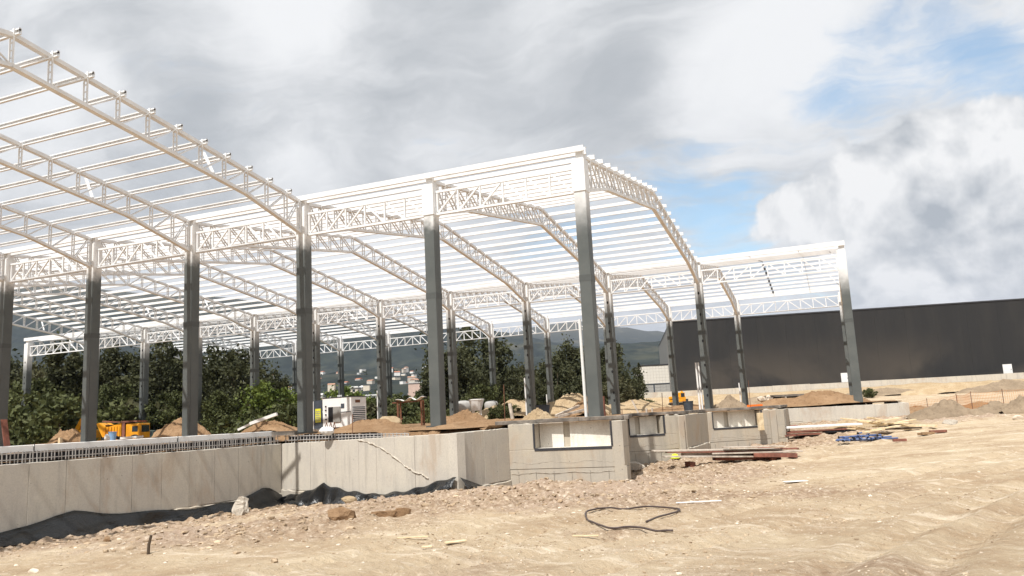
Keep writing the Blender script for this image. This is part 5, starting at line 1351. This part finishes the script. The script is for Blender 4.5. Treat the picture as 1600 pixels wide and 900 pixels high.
for a in ((-40, 540, 84, 'dark_a', 'dark tree cut by the left edge of the photo'), (45, 592, 74, 'mid', 'olive green rounded tree right of the leftmost column'), (18, 560, 92, 'olive', 'taller dull tree behind the leftmost column'),
          (85, 572, 88, 'olive', 'dull green tree left of the second front column'), (112, 545, 78, 'dark_b', 'tall dark tree hidden partly by the second front column'), (140, 560, 95, 'dark_a', 'dark tree right behind the second front column'), (100, 618, 62, 'bush', 'low green bush left of the first dirt pile'),
          (186, 548, 84, 'dark_b', 'tall slim dark tree above the dump truck'), (212, 585, 96, 'olive', 'lower thin tree right of the tall slim one'), (170, 600, 72, 'mid', 'green tree behind the dump truck body'), (240, 622, 70, 'bush_o', 'olive bush right of the dump truck'),
          (262, 535, 80, 'dark_a', 'large dark tree left of the third front column'), (300, 548, 92, 'dark_b', 'dark tree hidden by the third front column'), (272, 610, 68, 'mid', 'mid green bush tree behind the orange dirt pile'), (330, 545, 84, 'dark_a', 'large dark tree right of the third front column'),
          (372, 552, 78, 'dark_a', 'big dark tree left of the light green one'), (350, 610, 66, 'mid', 'green shrub at the foot of the big dark tree'), (396, 600, 74, 'dark_b', 'dark narrow tree at the edge of the big dark group'), (430, 600, 62, 'light', 'bright yellow green tree left of the fourth front column'), (450, 634, 58, 'bush', 'round green bush left of the fourth front column'), (408, 640, 60, 'bush', 'small green bush below the bright tree'),
          (430, 585, 130, 'dark_b', 'small dark treetop above the bright yellow green tree'), (553, 606, 110, 'light', 'fresh green tree behind the site cabin'), (590, 622, 80, 'bush', 'green hedge bush right of the site cabin'), (570, 632, 74, 'bush_o', 'olive hedge bush behind the site cabin'),
          (625, 632, 72, 'bush', 'green hedge bush left of the shelter'), (648, 622, 78, 'bush', 'green hedge bush inside the shelter'), (664, 608, 84, 'mid', 'green tree left of the fifth front column'), (612, 615, 88, 'mid', 'green tree behind the slotted column and shelter'),
          (704, 560, 86, 'dark_b', 'thin tall dark tree right of the fifth front column'), (738, 512, 92, 'dark_a', 'tallest dark tree with tips reaching the truss'), (722, 545, 84, 'dark_a', 'dense dark tree behind the white skip'), (772, 560, 90, 'dark_a', 'dense dark tree right of the tallest one'), (800, 590, 80, 'dark_a', 'lower dark tree behind the leaning post'), (756, 600, 76, 'mid', 'green tree right behind the white skip'),
          (700, 640, 66, 'bush', 'bright green bush beside the fifth front column'), (778, 640, 64, 'bush', 'green bush left of the leaning post'), (835, 568, 96, 'olive', 'olive tree left of the pale bank'), (868, 560, 92, 'dark_a', 'broad dark tree behind the pale bank'), (895, 542, 96, 'dark_b', 'tall dark tree left of the corner column'), (850, 600, 84, 'dark_b', 'dark tree right behind the small drum'),
          (925, 575, 100, 'dark_a', 'dark tree hidden by the corner column'), (950, 540, 98, 'dark_b', 'tall dark tree right of the corner column'), (972, 568, 96, 'dark_a', 'rounded dark tree right of the slotted column'), (965, 590, 88, 'olive', 'olive tree at the foot of the rounded dark one'), (990, 560, 112, 'cone', 'left of two pointed conifers by the blockwork building'), (1001, 562, 116, 'cone', 'right of two pointed conifers by the blockwork building'),
          (818, 598, 88, 'dark_a', 'dark low tree behind the slotted column with a drum'), (745, 590, 84, 'dark_a', 'wide dark tree low behind the tanks'), (908, 590, 90, 'dark_a', 'wide dark tree low behind the earth bank')):
    tree(*a)
# small tufts on the earth banks
for px, dep, s, z, lab in ((795, 60, .35, .5, 'grass tuft on the pale bank beside the leaning post'), (1016, 62, .28, .35, 'grass tuft on the bank right of the corner column'), (1363, 93, .35, .6, 'grass tuft on the far bank right of the far corner column'), (782, 58, .4, .3, 'bigger grass tuft left of the leaning post')):
    p = at(px, dep, z); o = link('grass_tuft', PROT['bush'][0], None, tuple(p), label=lab, cat='plant', group='grass tufts on the banks'); o.scale = (s, s, s)

# ------------------------------------------------------------------ town in the valley
TM = [mat('town wall %d' % i, c, .8, .1, .5) for i, c in enumerate(((.68, .64, .58), (.76, .74, .70), (.56, .50, .42), (.58, .42, .34), (.66, .58, .46), (.50, .50, .49)))]
TR = [mat('town roof %d' % i, c, .8, .15, .5) for i, c in enumerate(((.36, .15, .09), (.55, .53, .5), (.25, .22, .2), (.42, .24, .16)))]
hv = []
for wi, wm in enumerate(TM):
    for fl in (1, 2, 3):
        w, d, h = 9.0, 8.0, 2.9 * fl; wall = MB().span(-w / 2, -d / 2, -3, w / 2, d / 2, h).mesh('wall', wm)
        rf = MB()
        if (wi + fl) % 2: rf.add([(-w / 2 - .4, -d / 2 - .4, h + .01), (w / 2 + .4, -d / 2 - .4, h + .01), (w / 2 + .4, d / 2 + .4, h + .01), (-w / 2 - .4, d / 2 + .4, h + .01), (-w / 2 - .4, 0, h + 1.9), (w / 2 + .4, 0, h + 1.9)], [(0, 1, 2, 3), (0, 1, 5, 4), (2, 3, 4, 5), (0, 4, 3), (1, 2, 5)])
        else: rf.span(-w / 2 - .2, -d / 2 - .2, h + .01, w / 2 + .2, d / 2 + .2, h + .45)
        roof = rf.mesh('roof', TR[(wi * 2 + fl) % 4]); wn_ = MB()
        for f_ in range(fl):
            for x in (-3.1, -.9, 1.3, 3.3): wn_.span(x - .55, -d / 2 - .06, f_ * 2.9 + 1, x + .55, -d / 2 + .02, f_ * 2.9 + 2.2); wn_.span(w / 2 - .02, x - .5, f_ * 2.9 + 1, w / 2 + .06, x + .5, f_ * 2.9 + 2.2)
        hv.append((wall, roof, wn_.mesh('windows', M['glass'])))
rh = random.Random(11); 
def where(px):
    for hi, w_ in ((75, 'right of the leftmost column'), (135, 'left of the second front column'), (200, 'right of the second front column'), (250, 'above the dump truck'), (300, 'left of the third front column'), (350, 'right of the third front column'), (400, 'left of the bright yellow green tree'),
                   (455, 'left of the fourth front column'), (490, 'just right of the fourth front column'), (530, 'above the left of the site cabin'), (565, 'above the right of the site cabin'), (600, 'left of the slotted column'), (640, 'right of the slotted column'), (672, 'left of the fifth front column')):
        if px < hi: return w_
    return 'right of the fifth front column'
adj = ['pale', 'white', 'tan', 'terracotta', 'cream', 'grey']
cols = [(395, 700), (80, 130), (160, 245), (330, 400), (395, 700), (395, 700)]
for i in range(298):
    lo, hi = cols[i % 6]; px = rh.uniform(lo, hi); dep = math.exp(rh.uniform(math.log(520), math.log(1500))); p = at(px, dep); z = float(g(p.x, p.y)) 
    w_ = rh.randrange(18); wall, roof, win = hv[w_]; s = rh.uniform(.5, 1.0)
    t = empty('town_house', (p.x, p.y, z + 1.0), YAW + rh.choice((0, .3, -.5, .9))); t.scale = (s * rh.uniform(.8, 1.5), s, s)
    tag(t, '%s %s %s-roofed house in the %s town, %s' % (('low', 'two storey', 'tall')[w_ % 3], adj[w_ // 3], 'pitched' if (w_ // 3 + w_ % 3 + 1) % 2 else 'flat', 'near' if dep < 900 else 'middle' if dep < 1400 else 'far', where(px)), 'house', 'houses of the valley town')
    link('wall', wall, t); link('roof', roof, t)
    if dep < 900: link('windows', win, t, kind='stuff')
def big_house(px, dep, w, h, label, wm, rm, py):
    p = at(px, dep, py=py); t = empty('town_building', (p.x, p.y, p.z), YAW); tag(t, label, 'building')
    MB().span(-w / 2, 0, -8, w / 2, 12, h).build('wall', wm, t); MB().span(-w / 2 - .5, -.5, h + .01, w / 2 + .5, 12.5, h + .6).build('roof', rm, t)
    me = MB().span(-.8, -.08, 0, .8, .03, 1.3).mesh('window', M['glass']); n = int(w / 3.4)
    for f_ in range(int(h / 3)):
        for i in range(n): link('window', me, t, (-w / 2 + (i + .5) * w / n, 0, f_ * 3 + 1))
big_house(577, 420, 10, 3.2, 'long bright white building in the town left of the slotted column', TM[1], TM[1], 628)
big_house(547, 480, 9, 3.2, 'tan flat roofed block in the town above the site cabin', TM[4], TR[1], 615)
big_house(648, 620, 10, 2.6, 'salmon coloured building in the town right of the slotted column', TM[3], TR[1], 604)
big_house(213, 330, 7, 6.2, 'three storey pale house seen between trees above the dump truck', TM[0], TR[3], 636)
big_house(522, 400, 6, 3.1, 'low cream building behind the site cabin roof', TM[4], TR[1], 631)
# clumps of far trees between the houses
ft = [crown_mesh('far_crown', 50 + i, 11, 8, 900, .7, 'leaf_mid' if i else 'leaf_dark', cl=12)[0] for i in range(3)]
for i in range(190):
    lo, hi = (380, 720) if i % 3 else (60, 420); px = rh.uniform(lo, hi); dep = math.exp(rh.uniform(math.log(330), math.log(1400))); p = at(px, dep); z = float(g(p.x, p.y))
    s = rh.uniform(.45, 1.0); o = link('far_tree', ft[i % 3], None, (p.x, p.y, z + 3.0 * s), label='%s green tree %s, %s' % ('dark' if i % 3 == 0 else 'mid', 'low down near the site' if dep < 300 else 'among the nearest houses' if dep < 600 else 'among the middle houses' if dep < 950 else 'high among the farthest houses', where(px)), cat='tree', group='trees of the valley'); o.scale = (s * 1.2, s * 1.2, s)

# ------------------------------------------------------------------ haze
hz = MB().span(-9500, -3900, -60, 9500, 9800, 900).build('haze', None, None, kind='stuff')
hm = bpy.data.materials.new('air'); hm.use_nodes = True; nt = hm.node_tree; nt.nodes.remove(nt.nodes['Principled BSDF']); pv = nt.nodes.new('ShaderNodeVolumePrincipled')
pv.inputs['Density'].default_value = 5.5e-5; pv.inputs['Color'].default_value = (.66, .77, 1.0, 1); pv.inputs['Anisotropy'].default_value = .2
nt.links.new(pv.outputs[0], nt.nodes['Material Output'].inputs['Volume']); hz.data.materials.append(hm)
